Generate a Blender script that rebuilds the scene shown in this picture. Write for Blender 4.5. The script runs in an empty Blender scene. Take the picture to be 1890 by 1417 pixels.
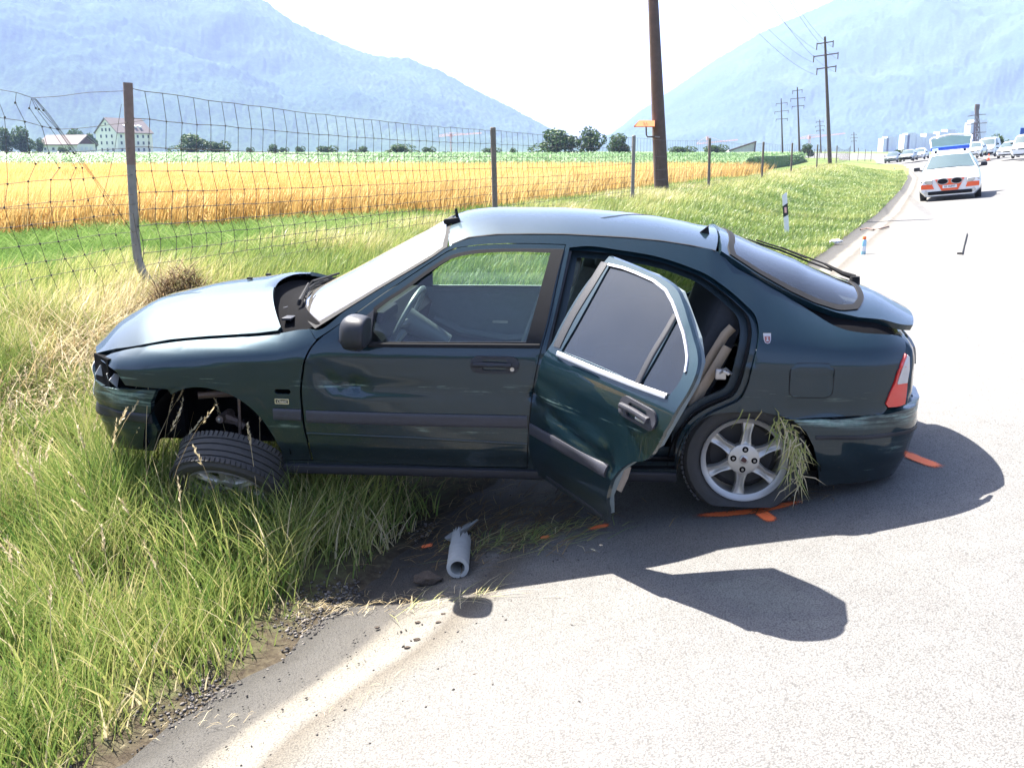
import bpy, bmesh, math, random
import numpy as np
from mathutils import Vector, Matrix
from mathutils.geometry import delaunay_2d_cdt
random.seed(7); RNG=np.random.default_rng(11)
scene=bpy.context.scene; COL=scene.collection
# ================================================================= camera, sky, sun, exposure
cam=bpy.data.cameras.new('camera'); camo=bpy.data.objects.new('camera',cam); COL.objects.link(camo)
cam.sensor_width=36.0; cam.lens=36.0*1801/1890; cam.clip_start=0.05; cam.clip_end=30000
camo.location=(0,0,1.72); camo.rotation_euler=(math.radians(90-13.4),0,0); scene.camera=camo
SUN_EL,SUN_AZ=math.radians(54),math.radians(-43.8)           # azimuth from +y towards +x
world=bpy.data.worlds.new('World'); scene.world=world; world.use_nodes=True
wn=world.node_tree.nodes; wl=world.node_tree.links
sky=wn.new('ShaderNodeTexSky'); sky.sky_type='NISHITA'; sky.sun_disc=False; sky.sun_elevation=SUN_EL; sky.sun_rotation=SUN_AZ
sky.air_density=1.0; sky.dust_density=3.4; sky.ozone_density=1.0; sky.altitude=400
wl.new(sky.outputs[0],wn['Background'].inputs[0]); wn['Background'].inputs[1].default_value=0.065
sl=bpy.data.lights.new('sun','SUN'); sl.energy=5.0; sl.angle=math.radians(0.5); sl.color=(1,.955,.88)
so=bpy.data.objects.new('sun',sl); COL.objects.link(so)
_d=Vector((math.sin(SUN_AZ)*math.cos(SUN_EL),math.cos(SUN_AZ)*math.cos(SUN_EL),math.sin(SUN_EL)))
so.rotation_euler=_d.to_track_quat('Z','Y').to_euler(); so.location=(-20,40,60)
scene.view_settings.view_transform='Standard'; scene.view_settings.look='None'; scene.view_settings.gamma=1
scene.view_settings.exposure=2.62; scene.view_settings.use_curve_mapping=False
scene.render.engine='CYCLES'; scene.cycles.use_denoising=True
scene.cycles.max_bounces=8; scene.cycles.transparent_max_bounces=16; scene.cycles.volume_bounces=0
# ---------------------------------------------------------------- camera model used to read places off the photograph
FOC=1801.0; PIT=math.radians(13.4); CAM=np.array([0.0,0.0,1.72])
FWD=np.array([0,math.cos(PIT),-math.sin(PIT)]); UPV=np.array([0,math.sin(PIT),math.cos(PIT)]); RGT=np.array([1.0,0,0])
def ray(px,py):
    px=np.asarray(px,float)[...,None]; py=np.asarray(py,float)[...,None]
    return FWD+(px-945)/FOC*RGT-(py-708.5)/FOC*UPV
def proj(P):
    d=np.asarray(P,float)-CAM; c=d@FWD
    return 945+FOC*(d@RGT)/c, 708.5-FOC*(d@UPV)/c, c
def at_z(px,py,z=0.0):
    r=ray(px,py); t=(z-CAM[2])/r[...,2]; return CAM+t[...,None]*r
def at_y(px,py,y):
    r=ray(px,py); t=(y-CAM[1])/r[...,1]; return CAM+t[...,None]*r
# ---------------------------------------------------------------- small maths
def cspline(t,y,tt):
    """natural cubic spline through (t,y), linear beyond the ends"""
    t=np.asarray(t,float); y=np.asarray(y,float); n=len(t); h=np.diff(t)
    A=np.zeros((n,n)); b=np.zeros(n); A[0,0]=A[-1,-1]=1
    for i in range(1,n-1):
        A[i,i-1]=h[i-1]; A[i,i]=2*(h[i-1]+h[i]); A[i,i+1]=h[i]
        b[i]=3*((y[i+1]-y[i])/h[i]-(y[i]-y[i-1])/h[i-1])
    c=np.linalg.solve(A,b); tt=np.asarray(tt,float)
    i=np.clip(np.searchsorted(t,tt)-1,0,n-2); d=tt-t[i]
    bb=(y[i+1]-y[i])/h[i]-h[i]*(2*c[i]+c[i+1])/3; dd=(c[i+1]-c[i])/(3*h[i])
    r=y[i]+bb*d+c[i]*d*d+dd*d**3
    b0=(y[1]-y[0])/h[0]-h[0]*(2*c[0]+c[1])/3
    r=np.where(tt<t[0],y[0]+b0*(tt-t[0]),r)
    be=(y[-1]-y[-2])/h[-1]+h[-1]*c[-2]/3
    return np.where(tt>t[-1],y[-1]+be*(tt-t[-1]),r)
def sstep(a,b,x):
    t=np.clip((np.asarray(x,float)-a)/(b-a),0,1); return t*t*(3-2*t)
# ---------------------------------------------------------------- the wrecked car: body surfaces in car space (u rearwards, y away from the camera side, z up)
CYAW=math.radians(6.0); CO=np.array([-1.4116,5.5312,0.0])
CR=np.array([math.cos(CYAW),-math.sin(CYAW),0]); CY=np.array([math.sin(CYAW),math.cos(CYAW),0]); CZ=np.array([0,0,1.0])
def c2w(P): 
    P=np.asarray(P,float); return CO+P[...,0:1]*CR+P[...,1:2]*CY+P[...,2:3]*CZ
PLAN=np.array([(-.86,0),(-.845,.25),(-.79,.47),(-.66,.655),(-.40,.775),(0,.825),(.6,.85),(1.6,.856),(2.6,.846),(3.0,.82),(3.25,.765),(3.41,.65),(3.49,.43),(3.515,0)])
_sp=np.concatenate([[0],np.cumsum(np.linalg.norm(np.diff(PLAN,axis=0),axis=1))]); SMAX=_sp[-1]
_ss=np.linspace(0,SMAX,1500); _pu=cspline(_sp,PLAN[:,0],_ss); _pw=cspline(_sp,PLAN[:,1],_ss)
_tu=np.gradient(_pu,_ss); _tw=np.gradient(_pw,_ss); _tl=np.hypot(_tu,_tw); _nu=-_tw/_tl; _nw=_tu/_tl
def inset(u,z):
    zb=np.interp(u,[-.86,-.7,-.4,0,.35,.6,1.6,2.6,3.0,3.4],[.62,.64,.68,.72,.755,.815,.82,.83,.80,.78])
    c=np.interp(u,[-.86,.15,.55,2.45,2.65,2.8,3.03],[10,10,.25,.25,.6,1.5,4.0])
    t=z-zb; e=.035; tp=.5*(t+np.sqrt(t*t+e*e))-.5*(-0.0+e*.12)      # smooth ramp
    up=.49*np.maximum(tp,0)+c*np.maximum(t,0)**2
    lo=.42*np.maximum(.52-z,0)**2+.05*np.maximum(z-.60,0)**1.5
    cr=.006*np.exp(-((z-.735)/.012)**2)*sstep(-.5,-.2,u)             # feature line
    rk=.02*sstep(.30,.22,z)
    return np.clip(up+lo-cr+rk,-.05,.42)
def side(s,z,off=0.0):
    s=np.asarray(s,float); z=np.asarray(z,float)
    u=np.interp(s,_ss,_pu); w=np.interp(s,_ss,_pw); nu=np.interp(s,_ss,_nu); nw=np.interp(s,_ss,_nw)
    i=inset(u,z)-off
    return np.stack([u-nu*i,-(w-nw*i),z+0*u],-1)
HIN=np.array([1.600,-.820]); DANG=math.radians(53); DROOP=math.radians(4.5)
def open_door(P):
    """rear door: sags on its bent hinge, then swings out towards the camera"""
    P=np.array(P,float); c,d=math.cos(DROOP),math.sin(DROOP); u=P[...,0]-HIN[0]; z=P[...,2]-.25
    x=u*c+z*d; y=P[...,1]-HIN[1]; Q=P.copy(); Q[...,2]=.25-u*d+z*c; a=DANG
    Q[...,0]=HIN[0]+x*math.cos(a)+y*math.sin(a); Q[...,1]=HIN[1]-x*math.sin(a)+y*math.cos(a); return Q
class Surf:
    def __init__(self,fn,s0,s1,z0,z1,ns=700,nz=260):
        self.fn=fn; self.S,self.Z=np.meshgrid(np.linspace(s0,s1,ns),np.linspace(z0,z1,nz),indexing='ij')
        P=fn(self.S,self.Z); X,Y,D=proj(c2w(P)); self.X,self.Y,self.D=X,Y,D
        self.ds=(s1-s0)/ns; self.dz=(z1-z0)/nz
        # facing the camera?
        e1=np.gradient(c2w(P),axis=0); e2=np.gradient(c2w(P),axis=1); n=np.cross(e1,e2)
        self.f=np.einsum('ijk,ijk->ij',n,CAM-c2w(P)); self.ok=self.f*np.sign(np.median(self.f))>0
    def inv1(self,px,py):
        d=(self.X-px)**2+(self.Y-py)**2; d=np.where(self.ok,d,1e9); m=d.min()
        cand=d<max(25.0,m+1e-6); dep=np.where(cand,self.D,1e9); k0=dep.min()
        d=np.where(cand&(dep<k0+.08),d,1e12); i,j=np.unravel_index(np.argmin(d),d.shape); s,z=self.S[i,j],self.Z[i,j]
        for _ in range(4):
            h=1e-3; P=np.stack([self.fn(np.array(a),np.array(b)) for a,b in ((s,z),(s+h,z),(s,z+h))]); X,Y,D=proj(c2w(P))
            J=np.array([[X[1]-X[0],X[2]-X[0]],[Y[1]-Y[0],Y[2]-Y[0]]])/h; r=np.array([px-X[0],py-Y[0]])
            try: dl=np.linalg.solve(J,r)
            except Exception: break
            dl=np.clip(dl,-.01,.01); s+=dl[0]; z+=dl[1]
        return s,z
    def inv(self,pts): return np.array([self.inv1(*p) for p in pts])
# ================================================================= helpers
def np_mesh(name,V,faces,mat=None,parent=None,smooth=True,sharp=None,attr=None,mats=None,midx=None):
    """faces: list of int arrays (n,k), one per k"""
    me=bpy.data.meshes.new(name); V=np.asarray(V,np.float32).reshape(-1,3)
    faces=[np.asarray(f,np.int32) for f in faces if len(f)]
    me.vertices.add(len(V)); me.vertices.foreach_set('co',V.ravel())
    nl=sum(f.size for f in faces); nf=sum(len(f) for f in faces)
    me.loops.add(nl); me.loops.foreach_set('vertex_index',np.concatenate([f.ravel() for f in faces]))
    me.polygons.add(nf); tot=np.concatenate([np.full(len(f),f.shape[1],np.int32) for f in faces])
    me.polygons.foreach_set('loop_start',np.concatenate([[0],np.cumsum(tot)[:-1]]).astype(np.int32))
    if smooth: me.polygons.foreach_set('use_smooth',np.ones(nf,bool))
    for m in (mats or ([mat] if mat else [])): me.materials.append(m)
    if midx is not None: me.polygons.foreach_set('material_index',np.asarray(midx,np.int32))
    if attr:
        for k,a in attr.items():
            A=me.attributes.new(k,'FLOAT','POINT'); A.data.foreach_set('value',np.asarray(a,np.float32))
    me.update(calc_edges=True); me.validate()
    if sharp: me.set_sharp_from_angle(angle=math.radians(sharp))
    o=bpy.data.objects.new(name,me); COL.objects.link(o)
    if parent: o.parent=parent
    return o
def tag(o,label=None,cat=None,group=None,kind=None):
    if label: o['label']=label
    if cat: o['category']=cat
    if group: o['group']=group
    if kind: o['kind']=kind
    return o
def thing(name,label,cat,loc=(0,0,0),rz=0,group=None,rot=None):
    o=bpy.data.objects.new(name,None); COL.objects.link(o); o.empty_display_size=.1
    o.location=loc; o.rotation_euler=rot if rot else (0,0,rz); return tag(o,label,cat,group)
def copy_tree(o,parent=None):
    c=o.copy(); COL.objects.link(c); c.parent=parent
    for ch in [x for x in bpy.data.objects if x.parent==o]: copy_tree(ch,c)
    return c
class MB:
    """collects shapes, build() links them as one mesh object"""
    def __init__(s): s.V=[]; s.F=[]; s.n=0
    def add(s,V,F):
        V=np.asarray(V,float).reshape(-1,3); s.V.append(V); s.F+= [tuple(i+s.n for i in f) for f in F]; s.n+=len(V); return s
    def box(s,c,d,rot=None,bev=0.0):
        x,y,z=[k/2 for k in d]
        if bev>0:
            b=min(bev,x*.9,y*.9,z*.9); bm=bmesh.new(); bmesh.ops.create_cube(bm,size=1)
            for v in bm.verts: v.co=Vector((v.co.x*d[0],v.co.y*d[1],v.co.z*d[2]))
            bmesh.ops.bevel(bm,geom=bm.edges[:],offset=b,segments=2,affect='EDGES',profile=.6)
            bm.verts.index_update(); V=np.array([v.co[:] for v in bm.verts]); F=[[v.index for v in f.verts] for f in bm.faces]; bm.free()
        else:
            V=np.array([(a*x,b*y,e*z) for e in (-1,1) for b in (-1,1) for a in (-1,1)]); F=[(0,2,3,1),(4,5,7,6),(0,1,5,4),(2,6,7,3),(0,4,6,2),(1,3,7,5)]
        if rot is not None: V=V@np.array(rot.to_3x3() if hasattr(rot,'to_3x3') else rot).T
        return s.add(V+np.asarray(c,float),F)
    def tube(s,pts,r,n=8,cap=True):
        P=np.asarray(pts,float); m=len(P); r=np.broadcast_to(np.asarray(r,float),(m,)); T=np.gradient(P,axis=0); T/=np.linalg.norm(T,axis=1)[:,None]+1e-12
        a=np.array([0,0,1.0]) if abs(T[0,2])<.9 else np.array([1.0,0,0]); V=[]
        nrm=np.cross(T[0],a); nrm/=np.linalg.norm(nrm)
        for i in range(m):
            nrm=nrm-T[i]*(nrm@T[i]); nrm/=np.linalg.norm(nrm)+1e-12; b=np.cross(T[i],nrm)
            for k in range(n):
                t=2*math.pi*k/n; V.append(P[i]+r[i]*(math.cos(t)*nrm+math.sin(t)*b))
        F=[(i*n+k,i*n+(k+1)%n,(i+1)*n+(k+1)%n,(i+1)*n+k) for i in range(m-1) for k in range(n)]
        if cap: F+=[tuple(range(n))[::-1],tuple((m-1)*n+k for k in range(n))]
        return s.add(V,F)
    def lathe(s,prof,n=24,M=None,close=False):
        """prof: (r,z) pairs turned about z; M a 4x4"""
        V=[];m=len(prof)
        for r,z in prof:
            for k in range(n):
                t=2*math.pi*k/n; V.append((r*math.cos(t),r*math.sin(t),z))
        F=[(i*n+k,i*n+(k+1)%n,((i+1)%m)*n+(k+1)%n,((i+1)%m)*n+k) for i in range(m if close else m-1) for k in range(n)]
        V=np.array(V)
        if M is not None: V=np.array([(M@Vector(v))[:] for v in V])
        return s.add(V,F)
    def prism(s,poly,d,M=None):
        """poly in xy, extruded 0..d in z"""
        n=len(poly); V=[(x,y,0) for x,y in poly]+[(x,y,d) for x,y in poly]
        F=[tuple(range(n))[::-1],tuple(range(n,2*n))]+[(i,(i+1)%n,(i+1)%n+n,i+n) for i in range(n)]
        V=np.array(V,float)
        if M is not None: V=np.array([(M@Vector(v))[:] for v in V])
        return s.add(V,F)
    def build(s,name,mat,parent=None,smooth=True,sharp=35):
        V=np.concatenate(s.V); by={}
        for f in s.F: by.setdefault(len(f),[]).append(f)
        return np_mesh(name,V,[np.array(v) for k,v in sorted(by.items())],mat,parent,smooth,sharp)
def V3(*a): return np.array(a,float)
def Mx(loc,rot=(0,0,0),sc=1): return Matrix.Translation(Vector(loc))@(Matrix.Rotation(rot[2],4,'Z')@Matrix.Rotation(rot[1],4,'Y')@Matrix.Rotation(rot[0],4,'X'))@Matrix.Diagonal(Vector((sc,sc,sc,1)))
# ---- materials
class NT:
    def __init__(s,name):
        s.m=bpy.data.materials.new(name); s.m.use_nodes=True; s.t=s.m.node_tree; s.n=s.t.nodes; s.l=s.t.links; s.p=s.n['Principled BSDF']; s.out=s.n['Material Output']
    def node(s,t,**k):
        n=s.n.new(t)
        for a,v in k.items(): setattr(n,a,v)
        return n
    def set(s,**k):
        for a,v in k.items():
            i=s.p.inputs[a.replace('_',' ')]; i.default_value=(*v,1) if isinstance(v,tuple) and len(v)==3 else v
        return s
    def link(s,a,b): s.l.new(a,b)
    def coord(s,kind='Object',scale=(1,1,1)):
        tc=s.node('ShaderNodeTexCoord'); mp=s.node('ShaderNodeMapping'); mp.inputs['Scale'].default_value=scale; s.link(tc.outputs[kind],mp.inputs[0]); return mp.outputs[0]
    def noise(s,vec,scale,detail=4,rough=.55,out='Fac'):
        n=s.node('ShaderNodeTexNoise'); n.inputs['Scale'].default_value=scale; n.inputs['Detail'].default_value=detail; n.inputs['Roughness'].default_value=rough
        if vec is not None: s.link(vec,n.inputs['Vector'])
        return n.outputs[out]
    def ramp(s,fac,stops,interp='LINEAR'):
        r=s.node('ShaderNodeValToRGB'); e=r.color_ramp.elements; r.color_ramp.interpolation=interp
        while len(e)<len(stops): e.new(.5)
        for k,(p,c) in zip(e,stops): k.position=p; k.color=(*c,1) if not isinstance(c,float) else (c,c,c,1)
        s.link(fac,r.inputs[0]); return r.outputs[0]
    def mix(s,f,a,b,mode='MIX'):
        n=s.node('ShaderNodeMix',data_type='RGBA',blend_type=mode)
        for sock,v in ((n.inputs[0],f),(n.inputs[6],a),(n.inputs[7],b)):
            if hasattr(v,'links') or hasattr(v,'is_linked'): s.link(v,sock)
            else: sock.default_value=v if not isinstance(v,tuple) else (*v,1)
        return n.outputs[2]
    def math(s,op,a,b=None):
        n=s.node('ShaderNodeMath',operation=op)
        for i,v in enumerate((a,b)):
            if v is None: continue
            if hasattr(v,'is_linked'): s.link(v,n.inputs[i])
            else: n.inputs[i].default_value=v
        return n.outputs[0]
    def bump(s,h,strength=.3,dist=.01):
        b=s.node('ShaderNodeBump'); b.inputs['Strength'].default_value=strength; b.inputs['Distance'].default_value=dist; s.link(h,b.inputs['Height']); s.link(b.outputs[0],s.p.inputs['Normal']); return s
    def base(s,c): s.link(c,s.p.inputs['Base Color']); return s
def simple(name,col,rough=.6,metal=0.0,var=.25,scale=8.0,bump=0.0,coat=0.0,spec=.5,bdist=.005):
    t=NT(name); v=t.coord(); f=t.noise(v,scale,5)
    t.base(t.mix(f,tuple(c*(1-var) for c in col),tuple(min(1,c*(1+var)) for c in col))); t.set(Roughness=rough,Metallic=metal,Coat_Weight=coat)
    t.p.inputs['Specular IOR Level'].default_value=spec
    if bump: t.bump(t.noise(v,scale*6,6),bump,bdist)
    return t.m
def leafmat(name,stops,trans=.45,rough=.5,spec=.4):
    """thin leaves: colour by the per-blade attribute 'rnd', light passes through"""
    t=NT(name); a=t.node('ShaderNodeAttribute'); a.attribute_name='rnd'
    c=t.ramp(a.outputs['Fac'],stops); t.base(c); t.set(Roughness=rough); t.p.inputs['Specular IOR Level'].default_value=spec
    tr=t.node('ShaderNodeBsdfTranslucent'); t.link(c,tr.inputs[0]); mx=t.node('ShaderNodeMixShader'); mx.inputs[0].default_value=trans
    t.link(t.p.outputs[0],mx.inputs[1]); t.link(tr.outputs[0],mx.inputs[2]); t.link(mx.outputs[0],t.out.inputs[0]); return t.m
def glassmat(name,tint=(.85,.93,.9),ior=1.5,rough=.0,dirt=0.0,mult=1.75,gcol=(1,1,1)):
    """a thin pane: tinted see-through plus a mirror layer that grows at grazing angles"""
    t=NT(name); tr=t.node('ShaderNodeBsdfTransparent'); tr.inputs[0].default_value=(*tint,1); g=t.node('ShaderNodeBsdfGlossy'); g.inputs['Roughness'].default_value=rough; g.inputs[0].default_value=(*gcol,1)
    f=t.node('ShaderNodeLayerWeight'); f.inputs[0].default_value=.5; f0=((ior-1)/(ior+1))**2; fac=t.math('MULTIPLY',t.math('ADD',t.math('MULTIPLY',t.math('POWER',f.outputs['Facing'],5.0),1-f0),f0),mult); fac=t.math('MINIMUM',fac,1.0)
    mx=t.node('ShaderNodeMixShader'); t.link(fac,mx.inputs[0]); t.link(tr.outputs[0],mx.inputs[1]); t.link(g.outputs[0],mx.inputs[2]); last=mx.outputs[0]
    if dirt:
        d=t.node('ShaderNodeBsdfDiffuse'); d.inputs[0].default_value=(.5,.47,.42,1); m2=t.node('ShaderNodeMixShader'); n=t.noise(t.coord(),3,6); m2i=t.math('MULTIPLY',n,dirt)
        t.link(m2i,m2.inputs[0]); t.link(last,m2.inputs[1]); t.link(d.outputs[0],m2.inputs[2]); last=m2.outputs[0]
    t.link(last,t.out.inputs[0]); t.n.remove(t.p); return t.m
# ================================================================= the lie of the land
EDGE=np.array([(-60,-34,-.72),(-20,-13.6,-.72),(0,-3.05,-.71),(3.13,-1.37,-.42),(3.57,-1.02,-.36),(4.08,-.75,-.32),(4.78,-.47,-.27),(5.22,-.20,-.22),(8,1.15,-.14),(15.14,4.58,0),(20,6.77,0),(27.9,10.33,0),(46,18.0,0),(64,25.4,0),(92,36.0,0),(128,48.2,0),(170,60,0),(220,70,0),(300,80,0),(400,84,0)])
def edge_x(y): return np.interp(y,EDGE[:,0],EDGE[:,1])
def edge_z(y): return np.interp(y,EDGE[:,0],EDGE[:,2])
def side_s(x,y):
    """metres to the right of the asphalt's left edge (negative: verge and fields)"""
    return (np.asarray(x)-edge_x(y))*.90
def bank(y): return .190-.088*sstep(6,22,y)                    # the carriageway is steeply banked
def road_z(x,y): 
    s=side_s(x,y); return edge_z(y)+bank(y)*np.clip(s,0,11)
def land_z(x,y):
    x=np.asarray(x,float); y=np.asarray(y,float); s=side_s(x,y); e=edge_z(y)
    up=(.40-e)*sstep(1.0,6.0,-s)*sstep(2.5,8.5,y+.3*np.maximum(-s-2,0))
    dip=-.04*sstep(.05,.8,-s)*sstep(2.0,.9,-s)
    und=.03*np.sin(x*1.7+.6*y)*np.sin(y*1.3-.4*x)*sstep(.3,1.5,-s)
    und=und+.13*np.exp(-((x+1.5)/.55)**2-((y-4.75)/.45)**2)          # the verge the front wheel has ploughed up
    return np.where(s>0,road_z(x,y)-.05*sstep(0.0,.06,s),e+up+dip+und)
def gz(x,y): return float(np.where(side_s(x,y)>0,road_z(x,y),land_z(x,y)))
def axis(fine0,fine1,step,far,ratio=1.13):
    a=list(np.arange(fine0,fine1,step)); d=step
    while a[-1]<far: d*=ratio; a.append(a[-1]+d)
    d=step
    while a[0]>-far: d*=ratio; a.insert(0,a[0]-d)
    return np.array(a)
gx=axis(-7,9,.12,9000); gy=axis(-1,22,.14,9000)
GX,GY=np.meshgrid(gx,gy,indexing='ij'); GZ=land_z(GX,GY); nx,ny=GX.shape
GZ=GZ+np.where(side_s(GX,GY)<-.3,1,0)*np.where(np.hypot(GX,GY)<30,RNG.normal(0,.006,GX.shape),0)
idx=np.arange(nx*ny).reshape(nx,ny); gq=np.stack([idx[:-1,:-1],idx[1:,:-1],idx[1:,1:],idx[:-1,1:]],-1).reshape(-1,4)
t=NT('soil_and_turf'); v=t.coord(); 
n1=t.noise(v,1.2,6); n2=t.noise(v,22,5,.7); n3=t.noise(v,.035,4)
soil=t.ramp(n2,[(.25,(.030,.022,.014)),(.6,(.075,.06,.035)),(.85,(.14,.115,.075))])
turf=t.ramp(n1,[(.3,(.035,.06,.012)),(.7,(.09,.11,.03))])
t_a=t.node('ShaderNodeAttribute'); t_a.attribute_name='bare'
near=t.mix(t.ramp(n2,[(.4,0.0),(.62,1.0)]),soil,turf)
farc=t.ramp(n3,[(.35,(.06,.10,.025)),(.55,(.12,.15,.05)),(.7,(.22,.19,.08))])
geo=t.node('ShaderNodeNewGeometry'); ln=t.node('ShaderNodeVectorMath',operation='LENGTH'); t.link(geo.outputs['Position'],ln.inputs[0])
mr=t.node('ShaderNodeMapRange'); mr.inputs[1].default_value=25; mr.inputs[2].default_value=90; t.link(ln.outputs['Value'],mr.inputs[0])
near=t.mix(t_a.outputs['Fac'],near,t.ramp(n2,[(.3,(.025,.019,.013)),(.55,(.06,.047,.032)),(.8,(.12,.098,.068))])); t.base(t.mix(mr.outputs[0],near,farc)); t.set(Roughness=.95); t.p.inputs['Specular IOR Level'].default_value=.1
t.bump(n2,.6,.02)
ground=np_mesh('ground',np.stack([GX,GY,GZ],-1),[gq],t.m,attr={'bare':(np.exp(-(np.minimum(side_s(GX,GY),0)/.28)**2)).ravel()}); tag(ground,kind='structure')
# ---- asphalt: a strip that follows the edge curve, coloured by the distance from its edge (attribute 'across')
ry=np.concatenate([np.arange(-14,24,.10),np.arange(24,400,1.2)]); sx=np.concatenate([np.arange(-.05,1.2,.03),np.linspace(1.2,4,40),np.linspace(4.2,17,50)])
S,T=np.meshgrid(sx,ry,indexing='ij'); RX=edge_x(T)+S/.90
jit=-.03*np.abs(1)*np.interp(T,ry,RNG.normal(0,1,len(ry)))*np.clip(1-S/.1,0,1)*(T<60)
RX=RX+jit; RZ=edge_z(T)+bank(T)*np.clip(S,0,11)+.004-.012*np.exp(-((S-.22)/.16)**2)+.006*np.clip(1-S/.05,-1,1)*0
nx,ny=S.shape; idx=np.arange(nx*ny).reshape(nx,ny); rq=np.stack([idx[:-1,:-1],idx[1:,:-1],idx[1:,1:],idx[:-1,1:]],-1).reshape(-1,4)
t=NT('old_asphalt'); v=t.coord('Object'); a=t.node('ShaderNodeAttribute'); a.attribute_name='across'
wob=t.noise(v,1.6,5); s_=t.math('ADD',a.outputs['Fac'],t.math('MULTIPLY',t.math('SUBTRACT',wob,.5),.12))
sc=t.math('DIVIDE',s_,2.0)
band=t.ramp(sc,[(0.0,(.055,.05,.042)),(.05,(.075,.07,.062)),(.125,(.085,.078,.068)),(.16,(.21,.19,.155)),(.24,(.25,.235,.205)),(.275,(.145,.125,.098)),(.31,(.175,.158,.13)),(.35,(.195,.187,.172)),(.62,(.205,.198,.187)),(1.0,(.20,.195,.188))])
vor=t.node('ShaderNodeTexVoronoi'); vor.inputs['Scale'].default_value=150; t.link(v,vor.inputs['Vector'])
agg=t.ramp(vor.outputs['Distance'],[(.12,1.18),(.5,.97),(.80,.58)])
spk=t.ramp(t.noise(v,260,3,.7),[(.40,.74),(.55,1.0),(.7,1.28)])
pat=t.ramp(t.noise(v,.55,6,.6),[(.3,.93),(.7,1.05)])
dirty=t.ramp(t.noise(v,7,7,.7),[(.35,.90),(.65,1.06)])
c=t.mix(1.0,t.mix(1.0,band,agg,'MULTIPLY'),spk,'MULTIPLY'); c=t.mix(1.0,c,pat,'MULTIPLY'); c=t.mix(1.0,c,dirty,'MULTIPLY'); c=t.mix(1.0,c,(.68,.675,.668),'MULTIPLY')
da=t.node('ShaderNodeAttribute'); da.attribute_name='dirt'; dm=t.math('MULTIPLY',da.outputs['Fac'],t.ramp(t.noise(v,9,7,.75),[(.34,0.0),(.58,1.0)])); c=t.mix(dm,c,t.ramp(t.noise(v,45,5,.7),[(.3,(.022,.016,.011)),(.7,(.075,.056,.040))]))
t.base(c); t.set(Roughness=.82); t.p.inputs['Specular IOR Level'].default_value=.35
h=t.math('SUBTRACT',1.0,vor.outputs['Distance']); t.bump(t.math('ADD',h,t.math('MULTIPLY',t.noise(v,260,3),.5)),.38,.005)
road=np_mesh('road',np.stack([RX,T,RZ],-1),[rq],t.m,attr={'across':S.ravel(),'dirt':np.clip(1.3*np.exp(-((RX+.12)/.42)**2-((T-4.95)/.42)**2)+.8*np.exp(-((RX-.35)/.35)**2-((T-4.75)/.16)**2)+.5*np.exp(-((RX+.35)/.30)**2-((T-4.2)/.30)**2),0,1).ravel()}); tag(road,kind='structure')
# ---- mountains on both sides of the valley (and low wooded hills behind the camera, seen in the paint and the panes)
def vnoise(x,y,seed):
    xi=np.floor(x).astype(np.int64); yi=np.floor(y).astype(np.int64); fx=x-xi; fy=y-yi; fx=fx*fx*(3-2*fx); fy=fy*fy*(3-2*fy)
    def hsh(a,b):
        n=(a*374761393+b*668265263+seed*1442695041)&0x7fffffff; n=((n^(n>>13))*1274126177)&0x7fffffff; return ((n^(n>>16))&0xffff)/65535.0
    return (hsh(xi,yi)*(1-fx)+hsh(xi+1,yi)*fx)*(1-fy)+(hsh(xi,yi+1)*(1-fx)+hsh(xi+1,yi+1)*fx)*fy
def fbm(x,y,seed,o=5): return sum(vnoise(x*2**k,y*2**k,seed+k)*.5**k for k in range(o))/sum(.5**k for k in range(o))
t=NT('forested_slope'); v=t.coord()
f1=t.noise(v,.004,5); f2=t.noise(v,.085,3,.7)
c=t.ramp(f1,[(.35,(.032,.058,.024)),(.52,(.042,.070,.029)),(.66,(.056,.085,.036))]); t.base(t.mix(.6,c,t.ramp(f2,[(.34,.5),(.66,1.45)]),'MULTIPLY')); t.set(Roughness=1.0); t.p.inputs['Specular IOR Level'].default_value=0
FOREST=t.m
def mountain(name,az,el,r0,r1,seed,daz=.055,nr=150,sharp=1.0):
    """az/el: skyline (degrees) as seen from the road; the slope rises from r0 to a ridge near r1 metres away"""
    A=np.arange(az[0],az[-1],daz); E=np.interp(A,az,el); q=np.linspace(0,1.25,nr); AA,Q=np.meshgrid(np.radians(A),q,indexing='ij')
    R=r0+(r1-r0)*Q; X=R*np.sin(AA); Y=R*np.cos(AA); H=np.tan(np.radians(E))[:,None]*r1
    prof=np.where(Q<1,Q**.9*(.75+.25*Q),1-.35*(Q-1)); gul=(fbm(X/420,Y/420,seed)-.5)*.42*np.sin(np.clip(Q,0,1)*math.pi)
    Z=H*(prof+gul)
    tree=np.maximum(vnoise(X/7.5,Y/7.5,seed+9),vnoise(X/10+50,Y/10,seed+21))
    Z=Z+9*(tree**1.5-.4)*np.clip(Z/30,0,1)+14*(fbm(X/90,Y/90,seed+3)-.5)*np.clip(Z/60,0,1)-2
    n0,n1=X.shape; idx=np.arange(n0*n1).reshape(n0,n1); f=np.stack([idx[:-1,:-1],idx[1:,:-1],idx[1:,1:],idx[:-1,1:]],-1).reshape(-1,4)
    return tag(np_mesh(name,np.stack([X,Y,Z],-1),[f],FOREST),kind='structure')
def skyline(px): 
    P=[ray(a,b) for a,b in px]; return [math.degrees(math.atan2(p[0],p[1])) for p in P],[math.degrees(math.atan2(p[2],math.hypot(p[0],p[1]))) for p in P]
a1,e1=skyline([(430,-40),(490,0),(540,38),(640,84),(700,103),(755,106),(810,130),(870,162),(950,202),(1010,234),(1060,256),(1130,274),(1200,279)])
mountain('mountain',[-60,-45,-34,-26]+a1,[13,13.5,12.5,11]+e1,2300,3700,3)
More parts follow.
